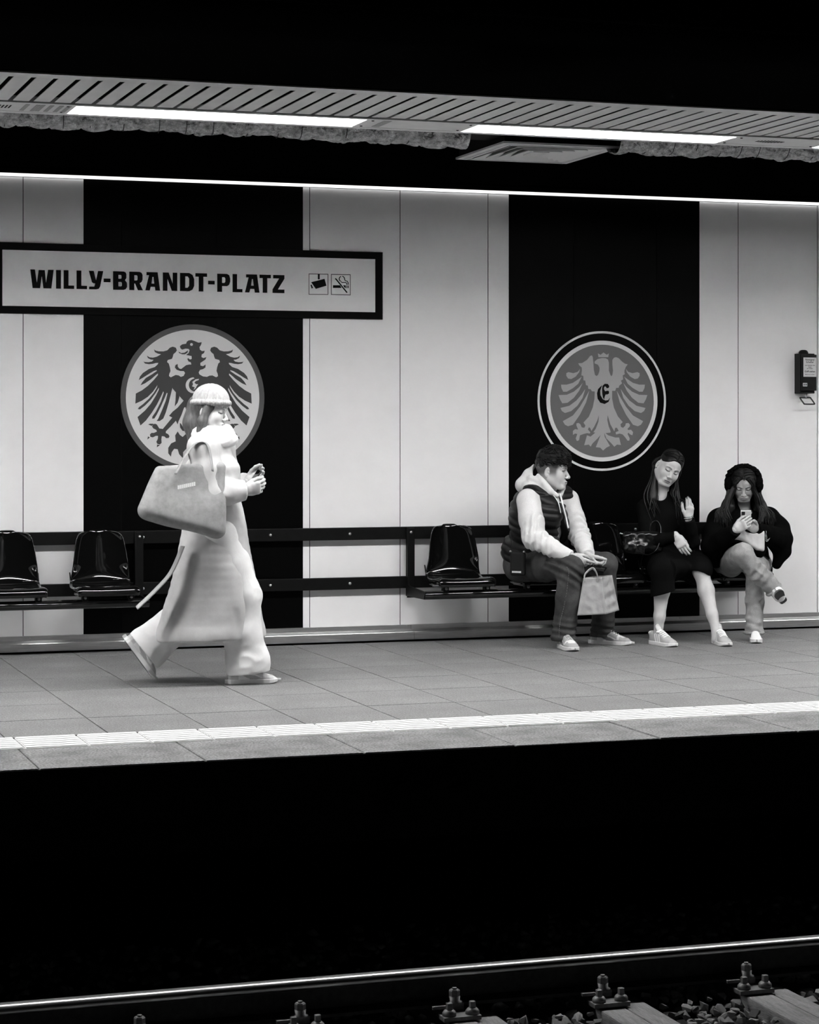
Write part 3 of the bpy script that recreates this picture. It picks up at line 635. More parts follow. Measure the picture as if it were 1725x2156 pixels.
def proj(X, Y, z):
    p = np.array([X, Y, z - H]); d = p @ FW; return CX + F * (p @ RT) / d, HY - F * p[2] / d
vis = []; rest = []
for c in cand:
    u, v_ = proj(c[0], c[1], c[3]); (vis if (-20 < u < 1745 and v_ < 2175) else rest).append(c)
vis.sort(key=lambda c: -c[2]); ind = vis[:300]; rest += vis[300:]
for c in ind:
    o = bpy.data.objects.new('ballast_stone', random.choice(stm)); COL.objects.link(o)
    o.location = (c[0], c[1], c[3]); o.scale = [c[2]] * 3; o.rotation_euler = rs.uniform(-.6, .6, 3) + [0, 0, rs.uniform(0, 6)]
    tag(o, 'rough broken ballast stone lying among others between the sleepers', 'stone', 'ballast stones between the sleepers')
for _ in range(2600):     # beyond the rail, in the shade of the platform
    X = rs.uniform(.8, 7.6); Y = rs.uniform(9.08, 10.46); rest.append((X, Y, rs.uniform(.02, .038), ZS - .05 + rs.uniform(-.02, .03) + max(0, Y - 9.9) * .12))
for _ in range(2200):     # nearer than the picture shows
    X = rs.uniform(1.0, 6.6); Y = rs.uniform(6.6, 8.3)
    if stone_h(X, Y) is not None: rest.append((X, Y, rs.uniform(.022, .038), ZS - .04 + rs.uniform(-.03, .02)))
for _ in range(500):      # lower layer, seen in the gaps
    X = rs.uniform(1.0, 6.6); Y = rs.uniform(7.6, 8.93)
    if stone_h(X, Y) is not None: rest.append((X, Y, rs.uniform(.022, .036), ZS - .08))
sv = []; sf_ = []; off = 0; smi = []
SV = [np.array([v.co[:] for v in me.vertices]) for me in stm]; SF = [np.array([p.vertices[:] for p in me.polygons]) for me in stm]
for c in rest:
    i = rs.randint(len(stm)); R_ = np.array(Matrix.Rotation(rs.uniform(0, 6), 3, 'Z') @ Matrix.Rotation(rs.uniform(-.7, .7), 3, 'X'))
    V = SV[i] @ R_.T * c[2] + [c[0], c[1], c[3]]; sv.append(V); sf_.append(SF[i] + off); off += len(V); smi += [i % 3] * len(SF[i])
o = mk('ballast', np.concatenate(sv), np.concatenate(sf_), M_st, None, mi=smi); tag(o, 'dense bed of dark broken ballast stones along the track', 'ballast', kind='stuff')
# ================================================================== SCULPTING WITH DISTANCE FIELDS (people, clothes, bags, shoes)
class Fld:
    def __init__(s, lo, hi, h):
        s.lo = np.array(lo, float); s.h = float(h); n = np.ceil((np.array(hi, float) - s.lo) / h).astype(int) + 1
        s.n = n; s.f = np.full(n, 1.0, np.float32)
    def win(s, lo, hi):
        a = np.clip(np.floor((np.asarray(lo) - s.lo) / s.h).astype(int), 0, s.n - 1); b = np.clip(np.ceil((np.asarray(hi) - s.lo) / s.h).astype(int) + 1, 1, s.n)
        if np.any(b <= a): return None
        sl = tuple(slice(i, j) for i, j in zip(a, b))
        ax = [(s.lo[i] + s.h * np.arange(a[i], b[i])).astype(np.float32) for i in range(3)]
        return sl, ax[0][:, None, None], ax[1][None, :, None], ax[2][None, None, :]
    def put(s, sl, d, k, op):
        a = s.f[sl]
        if op == 'u':
            if k > 0:
                hh = np.maximum(k - np.abs(a - d), 0) / k; s.f[sl] = np.minimum(a, d) - hh * hh * k * .25
            else: s.f[sl] = np.minimum(a, d)
        elif op == 's':
            d = -d
            if k > 0:
                hh = np.maximum(k - np.abs(a - d), 0) / k; s.f[sl] = np.maximum(a, d) + hh * hh * k * .25
            else: s.f[sl] = np.maximum(a, d)
    def cone(s, a, b, ra, rb, k=.01, op='u', flat=None):
        a = np.asarray(a, float); b = np.asarray(b, float); m = k + 3 * s.h + (max(ra, rb) * max(0, 1 / flat[1] - 1) if flat else 0)
        w_ = s.win(np.minimum(a - ra, b - rb) - m, np.maximum(a + ra, b + rb) + m)
        if w_ is None: return s
        sl, X, Y, Z = w_; d = b - a; L2 = d @ d + 1e-12
        t = np.clip(((X - a[0]) * d[0] + (Y - a[1]) * d[1] + (Z - a[2]) * d[2]) / L2, 0, 1)
        qx = X - a[0] - t * d[0]; qy = Y - a[1] - t * d[1]; qz = Z - a[2] - t * d[2]
        q2 = qx * qx + qy * qy + qz * qz
        if flat:
            u = nrm(flat[0]); c = qx * u[0] + qy * u[1] + qz * u[2]; q2 = q2 + c * c * (flat[1] ** 2 - 1)
        s.put(sl, np.sqrt(q2) - (ra + (rb - ra) * t), k, op); return s
    def chain(s, pts, rad, k=.01, op='u', flat=None):
        for i in range(len(pts) - 1): s.cone(pts[i], pts[i + 1], rad[i], rad[i + 1], k, op, flat)
        return s
    def ell(s, c, r, R=None, k=.01, op='u'):
        c = np.asarray(c, float); r = np.asarray(r, float); R = np.eye(3) if R is None else np.asarray(R)
        e = np.sqrt(((R * r) ** 2).sum(1)) + k + 3 * s.h
        w_ = s.win(c - e, c + e)
        if w_ is None: return s
        sl, X, Y, Z = w_; q = [((X - c[0]) * R[0, i] + (Y - c[1]) * R[1, i] + (Z - c[2]) * R[2, i]) / r[i] for i in range(3)]
        k0 = np.sqrt(q[0] ** 2 + q[1] ** 2 + q[2] ** 2); k1 = np.sqrt((q[0] / r[0]) ** 2 + (q[1] / r[1]) ** 2 + (q[2] / r[2]) ** 2) + 1e-9
        s.put(sl, k0 * (k0 - 1) / k1, k, op); return s
    def rbox(s, c, hs, R=None, rd=.01, k=0.0, op='u'):
        c = np.asarray(c, float); hs = np.asarray(hs, float); R = np.eye(3) if R is None else np.asarray(R)
        e = (np.abs(R) * hs).sum(1) + k + 3 * s.h; w_ = s.win(c - e, c + e)
        if w_ is None: return s
        sl, X, Y, Z = w_; q = [np.abs((X - c[0]) * R[0, i] + (Y - c[1]) * R[1, i] + (Z - c[2]) * R[2, i]) - hs[i] + rd for i in range(3)]
        o = np.sqrt(sum(np.maximum(a, 0) ** 2 for a in q)); d = o + np.minimum(np.maximum(np.maximum(q[0], q[1]), q[2]), 0) - rd
        s.put(sl, d, k, op); return s
    def cut(s, p, n, k=0.0):
        """remove everything on the side n points to"""
        p = np.asarray(p, float); n = nrm(n); sl, X, Y, Z = s.win(s.lo, s.lo + s.h * s.n)
        s.put(sl, -((X - p[0]) * n[0] + (Y - p[1]) * n[1] + (Z - p[2]) * n[2]), k, 's'); return s
    def trim(s, p, n, rad=.085, ln=.12, k=0.0):
        """flat local cut: removes a block in front of p along n"""
        n = nrm(n); R = frame(n, (.31, .2, .93)); return s.rbox(np.asarray(p) + n * ln / 2, (rad, ln / 2, rad), R, .001, k, 's')
    def disp(s, fn, band=.03):
        m = np.abs(s.f) < band; ix = np.argwhere(m); p = s.lo + ix * s.h; s.f[m] += fn(p).astype(np.float32); return s
    def mesh(s):
        f = s.f; ins = f < 0; nx, ny, nz = f.shape
        c = np.zeros((nx - 1, ny - 1, nz - 1), np.uint8)
        for i in (0, 1):
            for j in (0, 1):
                for k in (0, 1): c += ins[i:nx - 1 + i, j:ny - 1 + j, k:nz - 1 + k]
        act = (c > 0) & (c < 8); ix = np.argwhere(act); n = len(ix); idm = np.full(act.shape, -1, np.int32); idm[act] = np.arange(n)
        acc = np.zeros((n, 3)); cnt = np.zeros(n)
        cor = [(i, j, k) for i in (0, 1) for j in (0, 1) for k in (0, 1)]
        val = {q: f[ix[:, 0] + q[0], ix[:, 1] + q[1], ix[:, 2] + q[2]] for q in cor}
        for q in cor:
            for a in range(3):
                if q[a] == 0:
                    r = tuple(1 if b == a else q[b] for b in range(3)); va, vb = val[q], val[r]; m = (va < 0) != (vb < 0)
                    t = np.where(m, va / np.where(m, va - vb, 1), 0); p = np.array(q, float)[None, :] + np.zeros((n, 3)); p[:, a] += t
                    acc[m] += p[m]; cnt[m] += 1
        V = s.lo + (ix + acc / np.maximum(cnt, 1)[:, None]) * s.h
        Fs = []
        for a in range(3):
            b, d = (a + 1) % 3, (a + 2) % 3
            sl0 = [slice(1, -1)] * 3; sl1 = [slice(1, -1)] * 3; sl0[a] = slice(0, -1); sl1[a] = slice(1, None)
            i0 = ins[tuple(sl0)]; i1 = ins[tuple(sl1)]; e = np.argwhere(i0 != i1)
            if not len(e): continue
            fl = i0[e[:, 0], e[:, 1], e[:, 2]]
            g = e.copy(); g[:, b] += 1; g[:, d] += 1
            def cell(db, dd):
                h_ = g.copy(); h_[:, b] += db; h_[:, d] += dd; return idm[h_[:, 0], h_[:, 1], h_[:, 2]]
            q = np.stack([cell(-1, -1), cell(0, -1), cell(0, 0), cell(-1, 0)], 1)
            q[~fl] = q[~fl][:, ::-1]; Fs.append(q)
        Fc = np.concatenate(Fs); Fc = Fc[(Fc >= 0).all(1)]
        return V, Fc
def joinm(parts):
    V = []; Fc = []; A = []; o = 0
    for p in parts:
        V.append(p[0]); Fc.append(p[1] + o); o += len(p[0]); A.append(p[2])
    return np.concatenate(V), np.concatenate(Fc), np.concatenate(A)
def waves(seed, n, fmin, fmax, stretch=(1, 1, 1)):
    rs = np.random.RandomState(seed); K = rs.normal(size=(n, 3)); K /= np.linalg.norm(K, axis=1)[:, None]; K *= rs.uniform(fmin, fmax, (n, 1)) * np.array(stretch); ph = rs.rand(n) * 6.28
    return lambda p: np.sin(p @ K.T + ph).sum(1) / n
def near(p, c, r): return np.exp(-((p - np.asarray(c)) ** 2).sum(1) / (r * r))
def smoothstep(a, b, x): t = np.clip((x - a) / (b - a), 0, 1); return t * t * (3 - 2 * t)

# ---------------------------------------------------------------- head
def head_mesh(hc, R, s, neck, tone, fem=True, brow=.05, lip=.6, lash=.03, stub=0.0, h=.0026, neck_r=(.052, .058), openeye=False, jaw=1.0):
    f = Fld((-.105, -.15, -.22), (.105, .135, .15), h)
    f.ell((0, -.014, .036), (.0745, .094, .084))
    f.ell((0, .02, -.03), (.064 * jaw, .066, .082), k=.03)
    f.ell((0, .04, .04), (.058, .048, .05), k=.02)                                  # forehead
    for sx in (-1, 1):
        f.cone((sx * .054 * jaw, -.005, -.05), (sx * .026, .062, -.098), .020, .018, k=.025)    # jaw
        f.ell((sx * .037, .054, -.034), (.023, .021, .026), k=.03)                  # cheek
        f.cone((sx * .014, .083, .018), (sx * .044, .068, .018), .008, .006, k=.014)    # brow ridge
    f.ell((0, .070, -.098), (.028, .019, .017), k=.022)                             # chin
    f.ell((0, .078, -.07), (.03, .016, .02), k=.012)                                # muzzle
    for sx in (-1, 1):
        f.ell((sx * .031, .094, .002), (.017, .014, .0105), k=.012, op='s')
        f.ell((sx * .031, .071, .001), (.0145, .0145, .0135), k=.004)
    nl = .110 if fem else .111
    f.cone((0, .083, .008), (0, nl - .006, -.032), .0075, .0105, k=.01)
    f.ell((0, nl - .004, -.036), (.0105, .010, .009), k=.006)
    for sx in (-1, 1): f.ell((sx * .0115, .097, -.040), (.0075, .010, .0075), k=.006)
    f.ell((0, .0905, -.0655), (.022, .009, .0052), k=.005); f.ell((0, .0885, -.0755), (.0195, .0095, .0062), k=.005)
    f.ell((0, .1, -.0703), (.024, .012, .0016), k=.003, op='s')
    for sx in (-1, 1):
        Re = np.array(Matrix.Rotation(sx * .45, 3, 'Z') @ Matrix.Rotation(-.15, 3, 'X'))
        f.ell((sx * .0765, -.012, -.010), (.007, .019, .031), Re, k=.005)
        f.ell((sx * .0835, -.009, -.008), (.006, .010, .017), Re, k=.004, op='s')
        f.ell((sx * .079, -.004, -.012), (.005, .005, .008), None, k=.003)
    nk = (np.asarray(neck) - hc) @ R / s
    f.cone((0, -.03, -.05), nk, neck_r[0], neck_r[1], k=.03)
    V, Fc = f.mesh(); x, y, z = V[:, 0], V[:, 1], V[:, 2]; ax = np.abs(x)
    col = np.full(len(V), tone); front = y > .035
    def blend(mask, v): 
        nonlocal col; col = col * (1 - mask) + v * mask
    t = np.clip((ax - .012) / .036, 0, 1); zb = .0165 + .009 * np.sin(t * 2.3) - .006 * t
    blend(np.where(front & (ax > .011) & (ax < .05), np.clip(1.4 - np.abs(z - zb) / (.0042 - .0022 * t), 0, 1), 0) * .92, brow)
    tl = np.clip((ax - .016) / .03, 0, 1); zl = -.0035 - .0035 * np.sin(tl * math.pi) + .002 * tl
    if openeye: blend(np.where(front & (ax > .018) & (ax < .046), np.clip(1.5 - np.abs(z - .0015) / .0045, 0, 1), 0), .04)
    else: blend(np.where(front & (ax > .0155) & (ax < .0485), np.clip(1.5 - np.abs(z - zl) / .0031, 0, 1), 0), lash)
    lm = np.where(front & (y > .07), np.clip(1.6 * (1.05 - np.sqrt((x / .023) ** 2 + ((z + .0705) / .0105) ** 2)) / .35, 0, 1), 0); blend(lm, tone * lip)
    blend(np.where(front & (ax < .021), np.clip(1.4 - np.abs(z + .0703 - .03 * ax) / .0016, 0, 1), 0), tone * .12)
    if stub:   # clipped sides
        m = smoothstep(-.055, .0, z + .25 * np.clip(-y - .03, 0, 1)) * smoothstep(.055, .035, y - .25 * np.clip(z, 0, .1)) * (ax < .0755); blend(m * stub, .035)
    return hc + s * (V @ R.T), Fc, col

# ---------------------------------------------------------------- hands
def hand_mesh(wrist, d, t, tone, curls, s=1.0, thumb=(.5, .3), spread=.06, nails=None, h=.0024, tcurl=.3, fore=None):
    """d: direction from wrist to fingers, t: thumb side; palm normal n = d x t or given sign by curls"""
    d = nrm(d); t = nrm(np.asarray(t) - d * (np.asarray(t) @ d)); n = np.cross(t, d)
    R = np.stack([t, d, n], 1)
    f = Fld((-.10, -.07, -.11), (.12, .23, .11), h)
    f.ell((0, .045, 0), (.041, .05, .0155), k=.01); f.cone((-.024, .078, 0), (.026, .084, 0), .0135, .014, k=.012)
    f.cone((-.012, .02, 0), (.012, .02, 0), .018, .018, k=.015)
    f.cone((0, -.018, 0), (0, .015, 0), .025, .024, k=.02, flat=((0, 0, 1), 1.25))
    tips = []
    L = [.074, .082, .077, .060]
    for i in range(4):
        p = np.array([.030 - .0197 * i, .083 - (.004, 0, .003, .010)[i], 0.0]); a = 0.0; r0 = .0097 - .0005 * i
        sp_ = spread * (1.5 - i)
        for j, (fr_, c) in enumerate(zip((.46, .30, .24), (curls[i] * .9, curls[i] * 1.1, curls[i] * .7))):
            a += c; dv = np.array([math.sin(sp_) * math.cos(a), math.cos(sp_) * math.cos(a), math.sin(a)])
            q = p + dv * L[i] * fr_; f.cone(p, q, r0 - .0007 * j, r0 - .0007 * (j + 1), k=.003); p = q
        tips.append((p, dv))
    p = np.array([.026, .020, .004]); a = thumb[0]
    for j, l in enumerate((.045, .034, .028)):
        dv = np.array([math.sin(a) * math.cos(thumb[1]), math.cos(a) * math.cos(thumb[1]), math.sin(thumb[1])]); q = p + dv * l
        f.cone(p, q, (.0155, .0115, .0102)[j], (.0115, .0102, .0085)[j], k=.006); p = q; a -= tcurl
    tips.append((p, dv))
    V, Fc = f.mesh(); col = np.full(len(V), tone)
    if nails is not None:
        for p, dv in tips:
            up_ = np.array([0, 0, -1.0]); up_ = nrm(up_ - dv * (up_ @ dv)); c = p + up_ * .007 + dv * .003
            m = np.clip(1.6 - np.linalg.norm(V - c, axis=1) / .0075, 0, 1); col = col * (1 - m) + nails * m
    return np.asarray(wrist) + s * (V @ R.T), Fc, col

# ---------------------------------------------------------------- shoes
def shoe(parent, heel, fwd, style, L=.29, up=(0, 0, 1), mats=None):
    """heel: point on the ground under the heel; style gives the printed pattern"""
    R = frame(fwd, up); s = L / .29; h = .0027
    ys = [0, .004, .012, .03, .06, .11, .16, .2, .235, .262, .279, .287, .290]; ws = [.0, .014, .024, .0325, .0345, .034, .041, .0465, .0455, .038, .027, .018, 0]
    W = lambda y: np.interp(y, ys, ws); bend = lambda y: .010 * np.clip((y - .1) / .1, 0, 1) ** 2 * np.clip((.32 - y) / .1, 0, 1)
    th = {'chunky': .036}.get(style, .027)
    def blank(): return Fld((-.065, -.02, -.012), (.065, .31, .15), h)
    f = blank(); sl, X, Y, Z = f.win(f.lo, f.lo + f.h * f.n); toe = .012 * np.clip((Y - .21) / .08, 0, 1) ** 2
    f.f[:] = np.maximum(np.abs(X) - W(Y) - .002, np.abs(Z - toe * .5 - th / 2) - th / 2 + toe * .5) - .0
    V, Fc = f.mesh(); so_v = V
    world = lambda V: np.asarray(heel) + s * (V @ R.T)
    u = blank(); sl, X, Y, Z = u.win(u.lo, u.lo + u.h * u.n)
    hy = [0, .02, .05, .09, .12, .15, .19, .23, .26, .285]; hz = {'dunk': [.078, .088, .080, .084, .094, .085, .068, .054, .047, .030]}.get(style, [.080, .090, .078, .086, .098, .086, .066, .053, .046, .030])
    HZ = np.interp(Y, hy, hz); zr = np.clip((Z - .02) / (HZ - .02 + 1e-6), 0, 1.4)
    side = np.abs(X) - (W(Y) - .002) * (1 - .42 * zr ** 2.2 * np.clip(1.2 - Y * 2, .4, 1))
    g_ = np.maximum(side, Z - HZ); g_ = np.maximum(g_, -(Z - .012)); kk = .02; hh = np.maximum(kk - np.abs(side - (Z - HZ)), 0) / kk
    u.f[:] = np.maximum(g_, np.maximum(side, Z - HZ) + hh * hh * kk * .25)
    if style in ('stripe', 'dunk', 'walk'):      # padded tongue
        u.cone((0, .115, .085), (0, .085, (.112 if style != 'stripe' else .120)), .020, .024, k=.012, flat=((0, 1, 0), 2.2))
    u.cone((-.02, .02, .078), (.02, .02, .078), .012, .012, k=.015)
    V2, F2 = u.mesh(); x, y, z = V2[:, 0], V2[:, 1], V2[:, 2]; zc = np.interp(y, hy, hz); ax = np.abs(x)
    col = np.full(len(V2), .5)
    if style == 'stripe':
        col[:] = .40; d = (y - .085 - .0) + (z - .03) * .75; on = (z > .026) & (z < .078) & (y > .05) & (y < .175)
        for k in range(3): col = np.where(on & (np.abs((y + (z - .03) * -.55 * -1) - (.105 + .027 * k)) < .0075), .85, col)
        col = np.where((y < .03) & (z > .05), .62, col); col = np.where((z > .098) & (y > .06), .5, col)
    elif style in ('dunk', 'walk'):
        a_, b_ = (.36, .72) if style == 'dunk' else (.55, .78)
        col[:] = b_; col = np.where((y > .215) | (z < .036 + .1 * np.clip(y - .2, 0, 1)) & (y > .12), a_, col); col = np.where((y > .2) & (z > .05) & (ax < .024) & (y < .245), b_, col)
        col = np.where((y < .055), a_, col); col = np.where((y > .1) & (y < .2) & (z > zc - .026) & (ax > .012), a_, col)
        cz = .036 + np.clip((.17 - y) / .12, 0, 1) ** 1.6 * .035; tk = .011 * np.clip((y - .04) / .06, 0, 1) * np.clip((.185 - y) / .03, 0, 1)
        col = np.where((np.abs(z - cz) < tk) & (y > .045) & (y < .185), .2 if style == 'dunk' else .42, col)
    elif style == 'chunky': col[:] = .72
    up_o = mk('shoe', world(V2), F2, mat('shoe_upper', .6, .6, spec=.3, attr=True, bump=(150, .15, .001)), parent, True, attr=col)
    mk('sole', world(so_v), Fc, mats or mat('shoe_sole', .72, .55), up_o, True)
    bt = MB().add(world(np.array([(sx * W(y) * .93, y, -.0015) for sx, y in [(-1, q) for q in np.linspace(.01, .285, 16)] + [(1, q) for q in np.linspace(.285, .01, 16)]])), [tuple(range(32))])
    bt.mk('outsole', mat('outsole_dark', .06, .7), up_o)
    if style != 'chunky':
        q = MB(); lw = .0062 if style == 'stripe' else .0032
        for k in range(6):
            y0 = .112 + .0165 * k; zt = np.interp(y0, hy, hz) + .004; hw = .026 if style == 'stripe' else .017
            q.tube(world(np.array(catmull([(-hw, y0 - .006, zt - .011), (-.008, y0, zt), (.008, y0 + .003, zt), (hw, y0 + .002 - .008, zt - .011)], 4))), lw * s, 6)
        q.mk('laces', mat('lace_white' if style != 'dunk' else 'lace_grey', .8 if style != 'dunk' else .45, .7), up_o, True)
    if style == 'stripe':
        q = MB(); q.tube(world(np.array([(.013 * math.cos(a), .088 + .004 * math.sin(a), .124 + .009 * math.sin(a)) for a in np.linspace(0, 6.28, 14)[:-1]])), .0022 * s, 5, closed=True)
        q.mk('tongue_badge', mat('lace_white', .8), up_o, True)
    return up_o

# ---------------------------------------------------------------- hair locks
def lock(q, pts, r, n=6, flat=.55):
    p = catmull(pts, 5); m = len(p); t = np.linspace(0, 1, m)
    q.tube(p, r * (.55 + .6 * np.sin(np.pi * np.clip(t * 1.05, 0, 1)) ** .8) * (1 - .75 * t ** 3), n, flat=flat)

def rings(p, c, d, lam, amp, rad):
    """soft stacked folds across a sleeve or trouser leg"""
    q = p - np.asarray(c); t = q @ nrm(d); s_ = np.sin(p @ np.array([23.0, 17.0, 5.0])) * .9
    return amp * np.sin(t * 6.283 / lam + s_ * 1.3) * np.exp(-(t / rad) ** 2) * (np.linalg.norm(q, axis=1) < .2)
def scalp_strands(q, lw, n, rs, r=.0042, sc=1.0, am=1.75):
    for i in range(n):
        sd = 1 if i % 2 else -1; y0 = rs.uniform(-.07, .08); yn = np.clip((y0 + .018) / .102, -.98, .98); top = math.sqrt(1 - yn * yn)
        pts = []
        for a in np.linspace(.03, am, 6):
            yy = y0 - .02 * a ** 1.5 - (.018 * a if y0 > .03 else 0); yn2 = np.clip((yy + .018) / .102, -.98, .98); tp_ = math.sqrt(max(.05, 1 - yn2 * yn2))
            fo = .010 * min(1, max(0, (y0 - .0) / .05)); pts.append(lw([sc * sd * .0845 * tp_ * math.sin(a), sc * (yy + fo * 1.3 * math.cos(min(a, 1.5))), sc * (.040 + .0935 * tp_ * math.cos(a) + fo * math.cos(min(a, 1.5)))]))
        lock(q, pts, r * rs.uniform(.7, 1.3), 5, .6)
# ================================================================== PEOPLE
def img(ang):   # camera-facing axes for somebody seen under this bearing: toward the viewer, to the picture's right
    a = math.radians(ang); c = np.array([-math.sin(a), -math.cos(a), 0]); r = np.array([math.cos(a), -math.sin(a), 0]); return c, r
U = np.array([0, 0, 1.0])
M_skin = mat('skin', .5, .5, spec=.35, attr=True, noise=(60, .94, 1.0))
M_hairM = mat('dark_brown_hair', .005, .55, spec=.25, noise=(160, .002, .010))
M_hood = mat('light_fleece', .66, .9, spec=.1, noise=(180, .60, .70), bump=(400, .25, .001))
M_vest = mat('quilted_black', .006, .45, spec=.25, noise=(30, .004, .008))
M_denim = mat('dark_denim', .055, .85, spec=.15, noise=(9, .030, .072, 300, .75, 1.15), bump=(500, .2, .001))
M_denimL = mat('light_denim', .28, .85, spec=.15, noise=(9, .22, .36, 260, .8, 1.1), bump=(500, .2, .001))
M_wool = mat('black_wool', .002, .9, spec=.04, noise=(120, .0015, .003), bump=(300, .3, .002))
M_dress = mat('black_knit', .0025, .85, spec=.06, noise=(80, .002, .0035), bump=(200, .2, .001))
M_pants = mat('cream_trousers', .72, .85, spec=.1, noise=(12, .67, .76), bump=(300, .2, .001))
M_coat = mat('pale_coat', .52, .85, spec=.1, noise=(10, .46, .56), bump=(300, .25, .001))

def bbf(pts, m): p = np.array(pts); return p.min(0) - m, p.max(0) + m
def body_core(pairs, h=.009):
    """slim body under the clothes, grown as one surface"""
    allp = [p for a, b, *_ in pairs for p in (a, b)]; lo, hi = bbf(allp, .16); f = Fld(lo, hi, h)
    for a, b, ra, rb in pairs: f.cone(a, b, ra, rb, k=.03)
    return f
def cloth(name, pts, m, h, build, parent, mtl, smooth=True):
    lo, hi = bbf(pts, m); f = Fld(lo, hi, h); build(f); V, Fc = f.mesh(); return mk(name, V, Fc, mtl, parent, smooth)

# ------------------------------------------------------------------ 1. man in the quilted vest
def man():
    c, r = img(22.5)
    hipR, hipL = P(1098, 1190, 14.12), P(1168, 1190, 14.24)
    knR, knL = P(1203, 1192, 13.62), P(1275, 1190, 13.78); anR, anL = P(1187, 1340, 13.66), P(1268, 1337, 13.86)
    shR, shL = P(1113, 1054, 13.92), P(1196, 1054, 14.12); elR, elL = P(1124, 1133, 13.80), P(1221, 1130, 14.0)
    wrR, wrL = P(1204, 1173, 13.60), P(1240, 1171, 13.70)
    waist, chest, neck = P(1126, 1172, 14.13), P(1143, 1092, 14.05), P(1153, 1036, 14.02)
    root = empty('person', (waist[0], 13.9, 0), 'seated man in a black quilted vest over a light hoodie looking to the right', 'person')
    lat = nrm((shL - shR) * [1, 1, 0]); fw = np.cross(U, lat) * -1
    if fw @ c < 0: fw = -fw
    up = nrm(neck - waist); Rt = np.stack([lat, fw, up], 1)
    # body: head, hands, core
    hf = nrm(r * .95 + c * .22 - U * .05); hc = P(1163, 991, 13.98); Rh = frame(hf, U + r * .06)
    skin = .50
    H1 = head_mesh(hc, Rh, 1.1, neck - up * .05, skin, fem=False, brow=.10, lip=.82, stub=.85, neck_r=(.054, .062), openeye=True, jaw=1.06)
    hd1 = hand_mesh(wrR, P(1246, 1196, 13.56) - wrR, U * .4 + r * .6 + c * .1, skin, (.25, .45, .65, .7), 1.02, thumb=(.35, .5), spread=.02)
    hd2 = hand_mesh(wrL, P(1266, 1200, 13.62) - wrL, -r * .2 + U * .7 + c * .7, skin, (.75, .8, .85, .9), 1.0, thumb=(.35, .55), spread=.0, tcurl=.15)
    core = body_core([(hipR, hipL, .09, .09), (waist, chest, .1, .12), (chest, neck, .11, .06), (chest, shR, .08, .06), (chest, shL, .08, .06), (shR, elR, .05, .04), (elR, wrR, .04, .026), (shL, elL, .05, .04), (elL, wrL, .04, .026),
                      (hipR, knR, .075, .055), (hipL, knL, .075, .055), (knR, anR, .05, .035), (knL, anL, .05, .035), (waist, (hipR + hipL) / 2, .1, .1)])
    cv, cf = core.mesh(); V, Fc, A = joinm([(cv, cf, np.full(len(cv), skin)), H1, hd1, hd2])
    mk('body', V, Fc, M_skin, root, True, attr=A)
    # hoodie
    w1 = waves(3, 6, 50, 110, (1, 1, 1)); w2 = waves(4, 5, 18, 40)
    fR, fL = nrm(wrR - elR), nrm(wrL - elL)
    hbk = chest - fw * .02 + up * .13
    def hoodie(f):
        f.ell(chest - up * .03 - fw * .03, (.19, .130, .24), Rt, k=.02); f.ell(waist + up * .03 - fw * .02, (.18, .150, .16), Rt, k=.04)
        f.cone(shR, shL, .075, .07, k=.04)
        f.chain([shR + up * .0, (shR + elR) / 2 + c * .01, elR, (elR + wrR) / 2 - U * .004, wrR - fR * .02], [.082, .083, .076, .060, .043], k=.02)
        f.chain([shL, (shL + elL) / 2, elL, (elL + wrL) / 2, wrL - fL * .02], [.078, .074, .070, .058, .043], k=.02)
        f.disp(lambda p: .0035 * w2(p) + (.026 * np.abs(w1(p)) - .005) * (near(p, elR, .11) + near(p, elL, .11) + .6 * near(p, (elR + wrR) / 2, .1) + .6 * near(p, (elL + wrL) / 2, .1)) + rings(p, elR * .8 + wrR * .2, wrR - elR + U * .1, .042, .007, .09) + rings(p, elL, wrL - shL, .045, .006, .09) + rings(p, wrL - fL * .06, fL, .035, .004, .05))
        f.trim(wrR - fR * .010, fR); f.trim(wrL - fL * .010, fL)
    ho = cloth('hoodie', [waist, chest, shR, shL, elR, elL, wrR, wrL, neck], .22, .0055, hoodie, root, M_hood)
    rimN = [P(1129, 984, 14.06), P(1136, 1000, 13.97), P(1146, 1018, 13.92), P(1160, 1035, 13.90), P(1172, 1043, 13.90)]
    rimF = [P(1129, 984, 14.06), P(1148, 990, 14.14), P(1172, 1010, 14.12), P(1184, 1028, 14.03), P(1180, 1042, 13.95)]
    bk = [P(1103, 1020, 14.05), P(1114, 1000, 14.05), P(1126, 984, 14.06)]
    def hood(f):
        f.chain(rimN, [.014, .018, .020, .020, .016], k=.012); f.chain(rimF, [.014, .018, .020, .020, .016], k=.012)
        f.chain(bk, [.058, .036, .018], k=.03); f.cone(P(1112, 1026, 13.98), P(1152, 1034, 13.93), .040, .028, k=.03); f.cone(P(1118, 1006, 13.99), P(1150, 1026, 13.93), .020, .022, k=.03)
        f.cone(P(1108, 1022, 14.08), P(1165, 1030, 14.10), .06, .04, k=.03)
        f.ell(hc + Rh @ np.array([0, -.02, -.02]) * 1.1, (.088, .115, .15), Rh, k=.012, op='s'); f.cone(hc - Rh[:, 2] * .04, neck, .066, .066, k=.01, op='s')
        f.disp(lambda p: .003 * w2(p * 1.5))
    cloth('hood', rimN + rimF + bk, .09, .004, hood, ho, M_hood)
    q = MB(); q.tube(catmull([P(1180, 1040, 13.87), P(1186, 1065, 13.83), P(1193, 1092, 13.82), P(1197, 1112, 13.81)], 6), .006, 6, flat=.6); q.mk('drawstring', mat('cord_light', .72, .8), ho, True)
